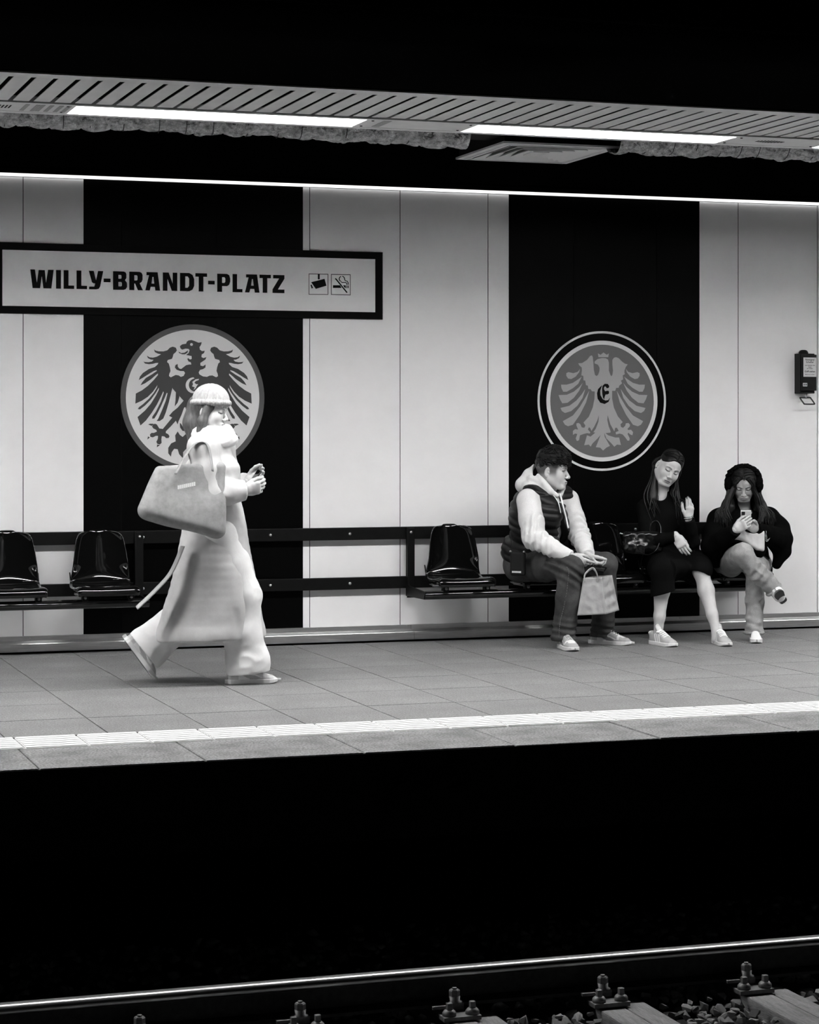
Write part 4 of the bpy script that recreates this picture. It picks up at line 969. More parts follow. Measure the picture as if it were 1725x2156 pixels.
    q = MB(); q.tube(catmull([P(1166, 1043, 13.885), P(1176, 1058, 13.86), P(1181, 1080, 13.85)], 6), .005, 6, flat=.6); q.mk('drawstring', mat('cord_light', .72, .8), ho, True)
    # vest
    ax_p = waist
    wq = waves(9, 5, 30, 70)
    def vest(f):
        f.ell(chest - up * .03 - fw * .025, (.222, .200, .25), Rt, k=.02); f.ell(waist - fw * .02, (.225, .21, .17), Rt, k=.05); f.ell(chest - lat * .07 + fw * .05 + up * .06, (.12, .135, .14), Rt, k=.03)
        f.cone(shR * .78 + neck * .22 + up * .02 - fw * .01, shL * .78 + neck * .22 + up * .02 - fw * .01, .080, .076, k=.04)
        f.disp(lambda p: -.008 * np.abs(np.sin(((p - ax_p) @ up) * math.pi / .052 + .5 * ((p - ax_p) @ lat) + .4 * wq(p))) + .0045 * wq(p) + .004, .05)
        f.chain([shR - lat * .05 + c * .05 + up * .03, shR - lat * .02 + c * .05 - up * .06, (shR + elR) / 2 + c * .05 - lat * .02], [.095, .088, .07], k=.012, op='s')
        f.chain([shL + lat * .04 + up * .02, shL + lat * .03 - up * .05, (shL + elL) / 2 + lat * .03], [.085, .088, .07], k=.012, op='s')
        f.cone(neck + up * .05, neck - up * .03, .092, .078, k=.02, op='s')
        ctr = chest - lat * .005
        f.cone(neck + fw * .10, ctr + fw * .135 - up * .04, .042, .055, k=.006, op='s'); f.cone(ctr + fw * .135 - up * .04, waist + lat * .10 + fw * .16 - up * .02, .055, .135, k=.006, op='s')
        f.ell(chest - up * .03 - fw * .03, (.196, .137, .25), Rt, k=.01, op='s'); f.ell(waist + up * .03 - fw * .02, (.186, .157, .17), Rt, k=.01, op='s')
        f.cut(P(1100, 1206, 14.0), (0, 0, -1), .02)
    ve = cloth('vest', [waist, chest, shR, shL, neck], .30, .005, vest, root, M_vest)
    # jeans
    w3 = waves(21, 6, 40, 90); w4 = waves(22, 5, 14, 30)
    def leg(f, a, b, d, e):
        f.chain([a, a * .5 + b * .5 + U * .004, b], [.115, .105, .088], k=.02); f.chain([b, b * .55 + d * .45, b * .2 + d * .8, d, e], [.086, .084, .078, .080, .082], k=.02)
    bR, bL = anR - U * .028, anL - U * .03
    def jeans(f):
        leg(f, hipR, knR, anR, bR); leg(f, hipL, knL, anL, bL); f.cone(hipR, hipL, .125, .125, k=.03); f.ell(waist - up * .06, (.19, .16, .1), Rt, k=.03)
        f.disp(lambda p: .007 * w4(p) + (.030 * np.abs(w3(p)) - .006) * (near(p, knR - fw * .06 - U * .05, .09) + near(p, knL - fw * .05 - U * .05, .09) + near(p, anR + U * .03, .07) + near(p, anL + U * .03, .07)) + rings(p, anR + U * .03, anR - knR, .045, .005, .08) + rings(p, anL + U * .03, anL - knL, .045, .005, .08) + rings(p, knR - U * .04, U + r * .5, .055, .008, .07) + rings(p, hipR * .6 + knR * .4, knR - hipR, .08, .006, .12))
        f.cut(bR, (0, 0, -1), .006)
    je = cloth('jeans', [hipR, hipL, knR, knL, anR, anL, waist], .2, .006, jeans, root, M_denim)
    M_st_ = mat('stitch_grey', .11, .9)
    def seam(pts):
        q = MB(); p = catmull(pts, 8)
        for i in range(0, len(p) - 1, 1): q.tube([p[i], p[i] * .35 + p[i + 1] * .65], .0018, 5)
        q.mk('stitched_seam', M_st_, je)
    # side seam lying on the cloth: follow the near side of the right leg
    sd = -lat * .3 + c * .95
    seam([hipR + c * .10 + U * .05, (hipR + knR) / 2 + c * .104 + U * .03, knR + c * .082 - r * .03 + U * .0, knR * .75 + anR * .25 + c * .089 - r * .012, knR * .45 + anR * .55 + c * .088 - r * .02, knR * .2 + anR * .8 + c * .084 - r * .035, anR + c * .084 - r * .03])
    # shoes
    tR = nrm(np.array([-.08, -1, 0])); hl = PZ(1186, 1366, 0); heelR = np.array([anR[0] + .005, anR[1] + .065, 0]); shoe(root, heelR, tR, 'dunk', .305)
    tL = nrm(P(1333, 1358, 13.68) * [1, 1, 0] - np.array([anL[0] - .05, anL[1] + .03, 0])); shoe(root, np.array([anL[0] - .065, anL[1] + .04, 0]), tL, 'dunk', .30)
    # hair
    g = Fld((-.12, -.15, -.06), (.12, .15, .2), .003)
    g.ell((0, -.012, .060), (.0775, .0970, .094)); g.ell((0, .04, .09), (.066, .066, .058), k=.03); g.ell((0, .078, .066), (.052, .026, .026), k=.02)
    ww = waves(5, 8, 90, 220, (1, .5, .8)); g.disp(lambda p: .006 * ww(p) * 2)
    g.cut((0, .0, .026), (0, .12, -1), .004); g.ell((0, .12, -.03), (.07, .07, .075), k=.01, op='s')
    V, Fc = g.mesh(); hv = V
    o = mk('hair', hc + 1.1 * (V @ Rh.T), Fc, M_hairM, root, True)
    q = MB(); rs = np.random.RandomState(8)
    for _ in range(620):
        th = rs.uniform(0, 6.28); ph = rs.uniform(.1, 1.85); n_ = np.array([math.sin(ph) * math.cos(th), math.sin(ph) * math.sin(th), math.cos(ph)])
        b = np.array([0, .005, .06]) + n_ * [.0805, .1035, .098]; d = nrm(np.array([.3 * rs.normal(), .9, -.25]) - n_ * .2 + .35 * rs.normal(size=3)); d = nrm(d - n_ * (d @ n_) * .8)
        l = rs.uniform(.022, .040)
        lock(q, [hc + 1.1 * (Rh @ (b - n_ * .006)), hc + 1.1 * (Rh @ (b + d * l * .5 + n_ * .007)), hc + 1.1 * (Rh @ (b + d * l - n_ * .001))], .0042, 5, .6)
    q.mk('hair_tufts', M_hairM, o, True)
    # pouch, phone, paper bag are things of their own
    pc_ = P(1091, 1187, 13.88); Rp = frame(-(nrm(-lat * .8 + c * .6)))
    pr = empty('crossbody_pouch', (pc_[0], pc_[1], pc_[2] - .085), 'small black crossbody pouch at the hip of the man in the vest', 'bag')
    f = Fld(pc_ - .14, pc_ + .14, .004); f.rbox(pc_, (.055, .024, .082), Rp, .02); V, Fc = f.mesh(); pb = mk('pouch_body', V, Fc, mat('black_nylon', .008, .7, spec=.2), pr, True)
    for dx in (-.05, .05): MB().lathe(pc_ + Rp @ np.array([dx, -.012, .078]), U, [(.008, 0), (.009, .006), (.004, .012)], 10).mk('strap_ring', M_steel, pr, True)
    q = MB(); V, Fc = text_mesh('ΛΛΛΛΛΛ', .014, 'print'); V = np.array(V)
    pm = MB()
    for k in range(8): pm.box((-.033 + k * .0085, -.0248, -.060), (-.027 + k * .0085, -.0240, -.048), 0)
    pm.v = [tuple(pc_ + Rp @ np.array(p)) for p in pm.v]; pm.mk('print_mark', mat('print_white', .7), pb)
    q = MB().tube(catmull([pc_ + Rp @ np.array([-.05, 0, .085]), P(1078, 1150, 13.92), P(1074, 1120, 13.95)], 6), .006, 6, flat=.4); q.mk('strap', mat('black_nylon', .008), pr, True)
    ph = P(1262, 1197, 13.60); Rq = frame(nrm(r * .9 - U * .22 + c * .3), nrm(U + c * .5)); b_ = MB().box((-.032, -.045, -.0045), (.032, .045, .0045), .003); b_.v = [tuple(ph + Rq @ np.array(p)) for p in b_.v]
    pr = empty('smartphone', (ph[0], ph[1], ph[2] - .02), 'dark phone held low in the hand of the man in the vest', 'phone'); b_.mk('case', mat('phone_black', .006, .25), pr)
    b_ = MB().box((-.028, -.041, .0046), (.028, .041, .0052)); b_.v = [tuple(ph + Rq @ np.array(p)) for p in b_.v]; b_.mk('screen', mat('phone_glass', .004, .05), pr)
    # bag
    T = [P(1229, 1217, 13.55), P(1267, 1215, 13.50), P(1289, 1211, 13.62), P(1250, 1213, 13.68)]; B = [P(1216, 1296, 13.55), P(1277, 1293, 13.47), P(1304, 1285, 13.64), P(1245, 1288, 13.72)]
    br = empty('paper_bag', (B[0] + B[1] + B[2] + B[3]) / 4, 'pale paper carrier bag hanging between the knees of the seated man', 'bag')
    M_pap = mat('pale_paper', .34, .8, spec=.2, noise=(10, .29, .38), bump=(14, .35, .02)); rs = np.random.RandomState(2)
    for k, nm in ((0, 'front_panel'), (1, 'side_panel'), (2, 'back_panel'), (3, 'side_panel')):
        a, b, e, d = T[k], T[(k + 1) % 4], B[(k + 1) % 4], B[k]; n_ = nrm(np.cross(b - a, d - a)); nu, nv = 14, 22; V = []
        wv = waves(30 + k, 8, 30, 110)
        for j in range(nv + 1):
            for i in range(nu + 1):
                s_, t_ = i / nu, j / nv; p = (a * (1 - s_) + b * s_) * (1 - t_) + (d * (1 - s_) + e * s_) * t_
                ed = min(1, 8 * s_ * (1 - s_)) * min(1, 8 * t_ * (1 - t_))
                off = .022 * abs(wv(p[None])[0]) * ed
                if nm == 'side_panel': off += ed * .016 * (abs(((t_ * 3.2 + .3 * s_) % 1) - .5) * 2 - .5)
                V.append(p + n_ * off)
        Fc = np.array([(j * (nu + 1) + i, j * (nu + 1) + i + 1, (j + 1) * (nu + 1) + i + 1, (j + 1) * (nu + 1) + i) for j in range(nv) for i in range(nu)])
        o = mk(nm, V, Fc, M_pap, br); md = o.modifiers.new('thickness', 'SOLIDIFY'); md.thickness = .0012
    MB().add(B, [(0, 1, 2, 3)]).mk('bottom_panel', M_pap, br)
    m1 = (T[0] + T[1]) / 2; m2 = (T[2] + T[3]) / 2
    q = MB().tube(catmull([m1 + r * .03 + U * -.03 + c * .004, m1 + r * .03 + U * .02 + c * .003, P(1248, 1197, 13.56), m1 - r * .05 + U * .02, m1 - r * .05 - U * .03], 8), .011, 6, flat=.12); q.mk('handle', M_pap, br, True)
man()
# ------------------------------------------------------------------ 2. woman in the black dress
M_hairW = mat('long_dark_hair', .005, .45, spec=.3, noise=(90, .003, .008), stretch=(1, 1, .2))
def woman():
    c, r = img(25.4); sk = .52
    hipR, hipL = P(1400, 1192, 14.17), P(1455, 1192, 14.19)
    knR, knL = P(1397, 1200, 13.66), P(1477, 1203, 13.74); anR, anL = P(1386, 1336, 13.70), P(1509, 1330, 13.60)
    shR, shL = P(1360, 1070, 14.16), P(1434, 1072, 14.10); elR, elL = P(1366, 1143, 13.97), P(1458, 1142, 14.0)
    wrR, wrL = P(1425, 1130, 13.80), P(1450, 1092, 13.92)
    waist, chest, neck = P(1412, 1165, 14.17), P(1398, 1098, 14.14), P(1389, 1046, 14.15)
    root = empty('person', (waist[0], 13.9, 0), 'seated woman in a black dress with long dark hair raising one hand', 'person')
    lat = nrm((shL - shR) * [1, 1, 0]); fw = np.cross(lat, U); fw = fw if fw @ c > 0 else -fw; up = nrm(neck - waist); Rt = np.stack([lat, fw, up], 1)
    hf = nrm(.90 * c + .24 * r - .30 * U); eye = P(1415.0, 993.5, 14.0); Rh = frame(hf, .43 * r + .90 * U); hc = eye - Rh[:, 1] * .084
    H1 = head_mesh(hc, Rh, 1.04, neck - U * .06, sk, brow=.08, lip=.5, lash=.01, neck_r=(.046, .052), jaw=1.14)
    hd1 = hand_mesh(wrR, P(1441, 1158, 13.74) - wrR, r * .8 + U * .5 + c * .2, sk, (.32, .30, .32, .36), .95, thumb=(.15, .5), spread=.015, nails=.12)
    hd2 = hand_mesh(wrL, P(1456, 1050, 13.90) - wrL, -r * .75 + c * .65, sk, (.10, .18, .26, .42), .93, thumb=(.6, .2), spread=.07, nails=.05)
    lg = body_core([(knR, anR, .055, .036), (knL, anL, .055, .036)], .006); 
    lo, hi = bbf([hipR, hipL, knR, knL, anR, anL, neck, shR, shL], .16); f = Fld(lo, hi, .006)
    for h_, k_, a_, q_ in ((hipR, knR, anR, -1), (hipL, knL, anL, 1)):
        f.chain([h_, h_ * .5 + k_ * .5, k_ + (h_ - k_) * .08], [.085, .076, .058], k=.03); f.ell(k_ + c * .006, (.050, .052, .056), k=.03)
        cf = k_ * .68 + a_ * .32 - c * .016; f.chain([k_ - c * .006, cf, k_ * .28 + a_ * .72 - c * .004, a_], [.049, .055, .037, .030], k=.025); f.cone(a_, a_ - U * .05, .031, .036, k=.02)
    f.chain([waist, chest, neck], [.1, .105, .05], k=.04); f.cone(hipR, hipL, .1, .1, k=.04); f.cone(waist, (hipR + hipL) / 2, .1, .1, k=.04)
    for a, b, d in ((shR, elR, wrR), (shL, elL, wrL)): f.chain([chest + up * .06, a, b, d], [.06, .045, .034, .024], k=.03)
    cv, cf_ = f.mesh(); V, Fc, A = joinm([(cv, cf_, np.full(len(cv), sk)), H1, hd1, hd2]); mk('body', V, Fc, M_skin, root, True, attr=A)
    wd = waves(41, 5, 20, 45); we = waves(42, 5, 50, 100)
    fR, fL = nrm(wrR - elR), nrm(wrL - elL)
    hemR = P(1396, 1250, 13.67); thL = knL * .74 + hipL * .26
    def dress(f):
        f.ell(chest - up * .01, (.17, .125, .17), Rt, k=.02); f.ell(waist, (.155, .13, .15), Rt, k=.04); f.cone(shR - up * .012, shL - up * .012, .056, .056, k=.04); f.cone(shR, neck + up * .01, .05, .06, k=.05); f.cone(shL, neck + up * .01, .05, .06, k=.05)
        f.chain([shR, (shR + elR) / 2, elR, (elR + wrR) / 2, wrR - fR * .005], [.062, .058, .052, .046, .038], k=.02); f.chain([shL, (shL + elL) / 2, elL, (elL + wrL) / 2, wrL - fL * .005], [.062, .056, .052, .046, .040], k=.02)
        f.cone(hipR, hipL, .13, .13, k=.03); f.chain([hipR, (hipR + knR) / 2, knR, hemR, hemR - U * .04], [.13, .11, .082, .078, .076], k=.03); f.chain([hipL, (hipL + knL) / 2, thL, knL + U * .012], [.13, .11, .092, .074], k=.03)
        f.cone((hipR + hipL) / 2, (knR + thL) / 2 + U * .02, .09, .05, k=.05)
        f.disp(lambda p: .004 * wd(p) + (.022 * np.abs(we(p)) - .004) * (near(p, elR, .08) + near(p, elL, .08)))
        f.cone(neck + up * .12 + fw * .06, neck + up * .022 + fw * .045, .070, .05, k=.01, op='s'); f.cone(neck + up * .12, neck + up * .035, .06, .055, k=.01, op='s')
        f.trim(wrR - fR * .006, fR, .045, .045); f.trim(wrL - fL * .006, fL, .06, .08)
        # hem: right side long and slanting, left knee bare
        hn = nrm(-U + r * .28); f.rbox(hemR + hn * .07, (.13, .11, .07), np.stack([nrm(r + U * .28), nrm(np.cross(hn, r)), hn], 1), .001, 0, 's')
        kn_n = nrm(c * .55 - U * .62 - r * .35); f.cone(knL + c * .02 - U * .055 - r * .02, knL - U * .2 + c * .0, .072, .09, k=.012, op='s')
        f.cone(P(1419, 1182, 13.60), P(1422, 1236, 13.60), .022, .012, k=.005, op='s')
    dr = cloth('dress', [hipR, hipL, knR, knL, hemR, neck, shR, shL, elR, elL, wrR, wrL], .17, .0055, dress, root, M_dress)
    q = MB()
    for o_ in (.0, .014): q.tube([wrL + fL * (.004 + o_) + (nrm(np.cross(fL, c)) * math.cos(a) + c * math.sin(a)) * .034 for a in np.linspace(0, 6.28, 20)[:-1]], .0042, 6, closed=True)
    q.mk('bracelet', mat('silver', .7, .25, metal=1), root, True)
    shoe(root, np.array([anR[0] - .03, anR[1] + .055, 0]), nrm(P(1436, 1362, 13.40) * [1, 1, 0] - np.array([anR[0] - .03, anR[1] + .055, 0])), 'stripe', .29)
    shoe(root, np.array([anL[0] + .025, anL[1] + .075, 0]), nrm(np.array([-.14, -1, 0])), 'stripe', .285)
    # hair: cap and long locks from the parting
    lw = lambda p: hc + Rh @ np.asarray(p, float)
    g = Fld((-.11, -.15, -.1), (.11, .12, .16), .003); g.ell((0, -.018, .040), (.0805, .100, .090)); g.ell((0, .035, .062), (.062, .055, .045), k=.03)
    g.cone((0, .125, .02), (0, .10, -.16), .072, .09, k=.012, op='s'); g.ell((0, .11, .03), (.056, .055, .046), k=.012, op='s'); g.cone((0, .0, .16), (0, .085, .09), .0022, .0028, k=.003, op='s')
    for sx in (-1, 1): g.ell((sx * .09, -.008, -.01), (.03, .03, .042), k=.01, op='s')
    ww = waves(51, 6, 100, 260, (1, .3, .3)); g.disp(lambda p: .002 * ww(p)); V, Fc = g.mesh(); hr = mk('hair', lw([0, 0, 0]) + V @ Rh.T, Fc, M_hairW, root, True)
    q = MB(); rs = np.random.RandomState(3)
    for i in range(64):
        sd = -1 if i % 2 else 1          # +1 her right, picture's left
        t = rs.uniform(0, 1)
        a = lw([sd * rs.uniform(.045, .078), .02 - .11 * t, .06 - .05 * t + rs.normal() * .01]); b = lw([sd * rs.uniform(.078, .092), .015 - .10 * t, -.05])
        if sd > 0: a = lw([rs.uniform(.05, .076), -.035 - .07 * t, .05 - .04 * t]); b = lw([rs.uniform(.07, .08), -.05 - .06 * t, -.05])
        if sd > 0: e = P(1380 + 22 * t + rs.normal() * 4 - 14, 1048, 14.05 + .08 * t); g_ = P(1366 + 30 * rs.rand(), 1085 + rs.uniform(-18, 22), 14.0 + .1 * t)
        else: e = P(1414 + 14 * rs.rand(), 1044, 14.01 + .06 * t); g_ = P(1424 + 26 * rs.rand(), 1085 + rs.uniform(-12, 22), 13.98 + .05 * t)
        lock(q, [a, (a + b) / 2 + Rh[:, 0] * sd * .012, b, (b + e) / 2, e, g_], rs.uniform(.008, .014), 6, .5)
    scalp_strands(q, lw, 110, rs, am=1.25); q.mk('hair_locks', M_hairW, hr, True)
    f = Fld(neck - .22, neck + .2, .006); f.chain([lw([0, -.055, .0]), lw([0, -.06, -.09]), neck - fw * .07 - up * .06], [.058, .062, .08], k=.03); f.chain([lw([.055, -.07, -.03]), P(1374, 1050, 14.1)], [.03, .035], k=.03); f.chain([lw([-.06, -.04, -.03]), P(1424, 1050, 14.1)], [.03, .03], k=.03); f.cone(hc, neck, .062, .055, k=.01, op='s'); V, Fc = f.mesh(); mk('hair_back', V, Fc, M_hairW, hr, True)
    MB().lathe(lw([.078, -.002, -.038]), Rh[:, 0], [(.006, 0), (.007, .004), (.003, .008)], 10).mk('earring', mat('silver', .7), root, True)
    # handbag on the seat beside her
    bc = P(1352, 1138, 13.98); Rb = frame(c)
    br = empty('handbag', (bc[0], bc[1], bc[2] - .1), 'shiny black leather handbag beside the woman in the black dress', 'bag')
    M_lea = mat('black_leather', .004, .25, spec=.5, bump=(16, .25, .01))
    f = Fld(bc - .25, bc + .25, .005); f.rbox(bc - U * .01, (.135, .05, .075), Rb, .03); wl = waves(61, 6, 25, 60); wl2 = waves(62, 5, 60, 120)
    f.ell(bc - U * .045, (.145, .065, .05), Rb, k=.03); f.disp(lambda p: .009 * wl(p) + .008 * np.abs(wl2(p)), .04); V, Fc = f.mesh(); mk('bag_body', V, Fc, M_lea, br, True)
    hp = [P(1336, 1128, 13.90), P(1342, 1152, 13.87), P(1360, 1168, 13.86), P(1380, 1160, 13.86), P(1389, 1140, 13.87), P(1391, 1112, 13.90), P(1384, 1098, 13.93), P(1372, 1104, 13.95), P(1370, 1124, 13.95)]
    MB().tube(catmull(hp, 8), np.concatenate([[.004] * 24, [.010] * 41])[:65], 8, flat=.35).mk('handle', M_lea, br, True)
    for x_, y_ in ((1307, 1123), (1336, 1134), (1338, 1140), (1310, 1124), (1318, 1178)): MB().lathe(P(x_, y_, 13.90), c, [(.006, 0), (.006, .004), (.002, .007)], 10).mk('rivet', M_steel, br, True)
    MB().tube(catmull([P(1393, 1133, 13.88), P(1400, 1140, 13.86), P(1408, 1143, 13.85), P(1416, 1141, 13.85)], 6), .004, 6).mk('chain_end', mat('silver', .7), br, True)
woman()

# ------------------------------------------------------------------ 3. woman with the phone
M_hairG = mat('wavy_dark_hair', .006, .45, spec=.3, noise=(80, .003, .011), stretch=(1, 1, .25))
def girl():
    c, r = img(27.3); sk = .46
    hipR, hipL = P(1532, 1190, 14.2), P(1592, 1192, 14.24); knR, anR = P(1563, 1166, 13.62), P(1632, 1244, 13.60); knL, anL = P(1591, 1200, 13.78), P(1588, 1332, 13.70)
    shR, shL = P(1514, 1094, 14.16), P(1618, 1092, 14.22); elR, elL = P(1503, 1150, 13.96), P(1642, 1137, 14.06)
    wrR, wrL = P(1548, 1116, 13.69), P(1592, 1114, 13.80); waist, chest, neck = P(1563, 1175, 14.2), P(1566, 1105, 14.14), P(1566, 1066, 14.12)
    root = empty('person', (waist[0], 13.9, 0), 'seated woman in a black coat with fluffy earmuffs looking down at her phone', 'person')
    lat = nrm((shL - shR) * [1, 1, 0]); fw = np.cross(lat, U); fw = fw if fw @ c > 0 else -fw; up = nrm(neck - waist); Rt = np.stack([lat, fw, up], 1)
    hf = nrm(.84 * c - .54 * U); eye = P(1566.5, 1031, 13.97); Rh = frame(hf, U); hc = eye - Rh[:, 1] * .082; lw = lambda p: hc + Rh @ np.asarray(p, float)
    H1 = head_mesh(hc, Rh, 1.0, neck - U * .08, sk, brow=.03, lip=1.15, lash=.015, neck_r=(.042, .05))
    hd1 = hand_mesh(wrR, r * .82 + U * .5 + c * .1, U * .8 - r * .5, sk, (.35, .42, .45, .5), .93, thumb=(.5, .35), spread=.02, nails=.6)
    hd2 = hand_mesh(wrL, P(1574, 1102, 13.73) - wrL, U * .9 + r * .25 + c * .1, sk, (-.5, -.55, -.55, -.55), .93, thumb=(.35, .15), spread=.02)
    core = body_core([(hipR, hipL, .09, .09), (waist, chest, .09, .1), (chest, neck, .09, .05), (chest, shR, .07, .05), (chest, shL, .07, .05), (shR, elR, .04, .035), (elR, wrR, .035, .025), (shL, elL, .04, .035), (elL, wrL, .035, .025), (hipR, knR, .07, .05), (knR, anR, .05, .033), (hipL, knL, .07, .05), (knL, anL, .05, .033), (waist, (hipR + hipL) / 2, .09, .09)])
    cv, cf = core.mesh(); V, Fc, A = joinm([(cv, cf, np.full(len(cv), sk)), H1, hd1, hd2]); mk('body', V, Fc, M_skin, root, True, attr=A)
    w3 = waves(71, 6, 45, 95); w4 = waves(72, 5, 18, 36); sd = nrm(anR - knR)
    def jeans(f):
        f.chain([hipR, (hipR + knR) / 2, knR], [.11, .092, .074], k=.02); f.chain([knR, knR * .5 + anR * .5, anR - sd * .0], [.074, .066, .058], k=.02)
        f.chain([hipL, (hipL + knL) / 2, knL], [.11, .09, .066], k=.02); f.chain([knL, knL * .5 + anL * .5, anL, anL - U * .02], [.064, .064, .062, .066], k=.02); f.cone(hipR, hipL, .11, .11, k=.03)
        f.disp(lambda p: .005 * w4(p) + (.026 * np.abs(w3(p)) - .005) * (near(p, knR, .08) + near(p, anL, .08) + near(p, (knR + anR) / 2, .12) + .7 * near(p, (knL + anL) / 2, .12)) + rings(p, anL + U * .05, U + r * .2, .06, .004, .07) + rings(p, knR * .45 + anR * .55, anR - knR, .06, .004, .1))
        f.trim(anR + sd * .0, sd, .1, .2); f.trim(anL - U * .012, -U, .1)
    je = cloth('jeans', [hipR, hipL, knR, knL, anR, anL], .14, .0055, jeans, root, M_denimL)
    for b, n_, rr in ((anR - sd * .014, sd, .056), (anL - U * .0, -U, .064)):
        e1_ = nrm(np.cross(n_, [.3, .8, .4])); e2_ = np.cross(n_, e1_)
        MB().tube([b + (e1_ * math.cos(a) + e2_ * math.sin(a)) * rr for a in np.linspace(0, 6.283, 30)[:-1]], .011, 8, closed=True).mk('turned_cuff', M_denimL, je, True)
    q = MB(); p_ = [hipR + U * .02 + c * .11, (hipR + knR) / 2 - U * .02 + c * .10, knR - U * .03 - r * .06 + c * .04]; p_ = catmull(p_, 8)
    for i in range(0, len(p_) - 1): q.tube([p_[i], p_[i] * .4 + p_[i + 1] * .6], .002, 5)
    wd = waves(81, 5, 18, 40); we = waves(82, 5, 45, 90); fR, fL = nrm(wrR - elR), nrm(wrL - elL)
    def coat(f):
        f.ell(chest - up * .03, (.21, .15, .19), Rt, k=.02); f.ell(waist + up * .02, (.20, .15, .17), Rt, k=.04); f.cone(shR - up * .01, shL - up * .01, .062, .062, k=.05); f.cone(shR, neck + up * .02, .06, .05, k=.05); f.cone(shL, neck + up * .02, .06, .05, k=.05)
        f.chain([shR, (shR + elR) / 2 - r * .01, elR, (elR + wrR) / 2, wrR + fR * .01], [.075, .084, .080, .062, .042], k=.03); f.chain([shL, (shL + elL) / 2 + r * .02, elL, (elL + wrL) / 2, wrL + fL * .01], [.085, .092, .088, .066, .042], k=.03)
        f.chain([elL, P(1648, 1160, 14.05), P(1636, 1188, 14.05)], [.075, .06, .035], k=.03); f.chain([elR, P(1508, 1180, 14.05)], [.07, .06], k=.03)
        f.cone(hipR - U * .02, hipL - U * .02, .12, .12, k=.04); f.cone(P(1535, 1158, 13.92), P(1595, 1158, 13.94), .06, .06, k=.05)
        f.disp(lambda p: .006 * wd(p) + (.02 * np.abs(we(p)) - .004) * (near(p, elR, .1) + near(p, elL, .1)))
        f.cone(neck + up * .08, neck + fw * .05, .075, .06, k=.012, op='s'); f.trim(wrR + fR * .004, fR, .05, .05); f.trim(wrL + fL * .004, fL, .05, .05)
    cloth('coat', [hipR, hipL, shR, shL, elR, elL, wrR, wrL, neck, P(1636, 1190, 14.05)], .16, .006, coat, root, M_wool)
    # feet
    shoe(root, np.array([anL[0] + .03, anL[1] + .06, 0]), nrm(np.array([-.42, -1, 0])), 'chunky', .255)
    n_s = nrm(.55 * r - .66 * U + .42 * c); fd = nrm(np.cross(n_s, [0, 0, 1.0]) ); fd = fd if fd @ c > 0 else -fd; fd = nrm(fd * .8 + r * .5 + U * .05); fd = nrm(fd - n_s * (fd @ n_s))
    shoe(root, anR + sd * .085 - fd * .07, fd, 'chunky', .245, up=-n_s)
    f = Fld(anR - .13, anR + .13, .004); f.cone(anR - sd * .03, anR + sd * .05, .04, .042, k=.01); V, Fc = f.mesh(); mk('sock', V, Fc, mat('white_sock', .75, .9), root, True)
    # hair
    g = Fld((-.12, -.16, -.12), (.12, .13, .16), .003); g.ell((0, -.018, .040), (.083, .102, .092)); g.ell((0, .03, .062), (.066, .050, .045), k=.03)
    g.cone((0, .135, .0), (0, .12, -.16), .062, .085, k=.012, op='s'); g.ell((0, .112, .035), (.046, .055, .062), k=.01, op='s'); g.cone((0, .0, .16), (-.002, .09, .08), .0028, .0034, k=.003, op='s')
    ww = waves(91, 6, 100, 260, (1, .3, .3)); g.disp(lambda p: .002 * ww(p)); V, Fc = g.mesh(); hr = mk('hair', hc + V @ Rh.T, Fc, M_hairG, root, True)
    q = MB(); rs = np.random.RandomState(13)
    for i in range(150):
        s_ = 1 if i % 2 else -1; t = rs.rand()
        a = lw([-s_ * rs.uniform(.012, .05), .070 - .11 * t, .080 + .02 * t]); b = lw([-s_ * (rs.uniform(.054, .066) + .02 * t), .075 - .10 * t, .0 + .01 * rs.normal()])
        X = (1597 if s_ > 0 else 1535); e = P(X + s_ * (8 * t) + rs.normal() * 2, 1062, 14.0 + .07 * t)
        m_ = P(X + s_ * (24 * t + 4) + 3 * math.sin(9 * t) + rs.normal() * 2, 1080 + rs.uniform(-4, 4), 13.985 + .06 * t); ge = P(X + s_ * (32 * t * (1.3 if s_ > 0 else 1.0) - 4) + 4 * math.sin(9 * t + 1.5) + rs.normal() * 2.5, 1100 + rs.uniform(-10, 14), 13.965 + .06 * t)
        lock(q, [a, (a + b) / 2 - Rh[:, 0] * s_ * .016 + Rh[:, 1] * .004, b, (b * .5 + e * .5) + r * s_ * .006, e, m_, ge], rs.uniform(.010, .018), 6, .45)
    scalp_strands(q, lw, 110, rs, .0045); q.mk('hair_locks', M_hairG, hr, True)
    f = Fld(neck - .28, neck + .25, .006); f.chain([lw([0, -.09, .0]), lw([0, -.10, -.08]), neck - fw * .08], [.08, .09, .10], k=.03)
    for sx, X_ in ((1, 1533), (-1, 1600)): f.chain([lw([sx * .068, -.02, .0]), lw([sx * .08, -.03, -.07]), P(X_, 1068, 14.08), P(X_ - sx * 12, 1088, 14.06)], [.030, .035, .045, .04], k=.03)
    f.cone(hc, neck, .06, .055, k=.01, op='s'); wb_ = waves(97, 6, 60, 140, (1, 1, .3)); f.disp(lambda p: .008 * wb_(p)); V, Fc = f.mesh(); mk('hair_back', V, Fc, M_hairG, hr, True)
    M_fur = mat('black_fur', .004, 1.0, spec=.03, bump=(120, 1.0, .01)); f = Fld(hc - .19, hc + .19, .004); wf = waves(95, 8, 150, 330)
    for sx in (-1, 1): f.ell(lw([sx * .104, .0, -.008]), (.032, .056, .062), Rh, k=.01)
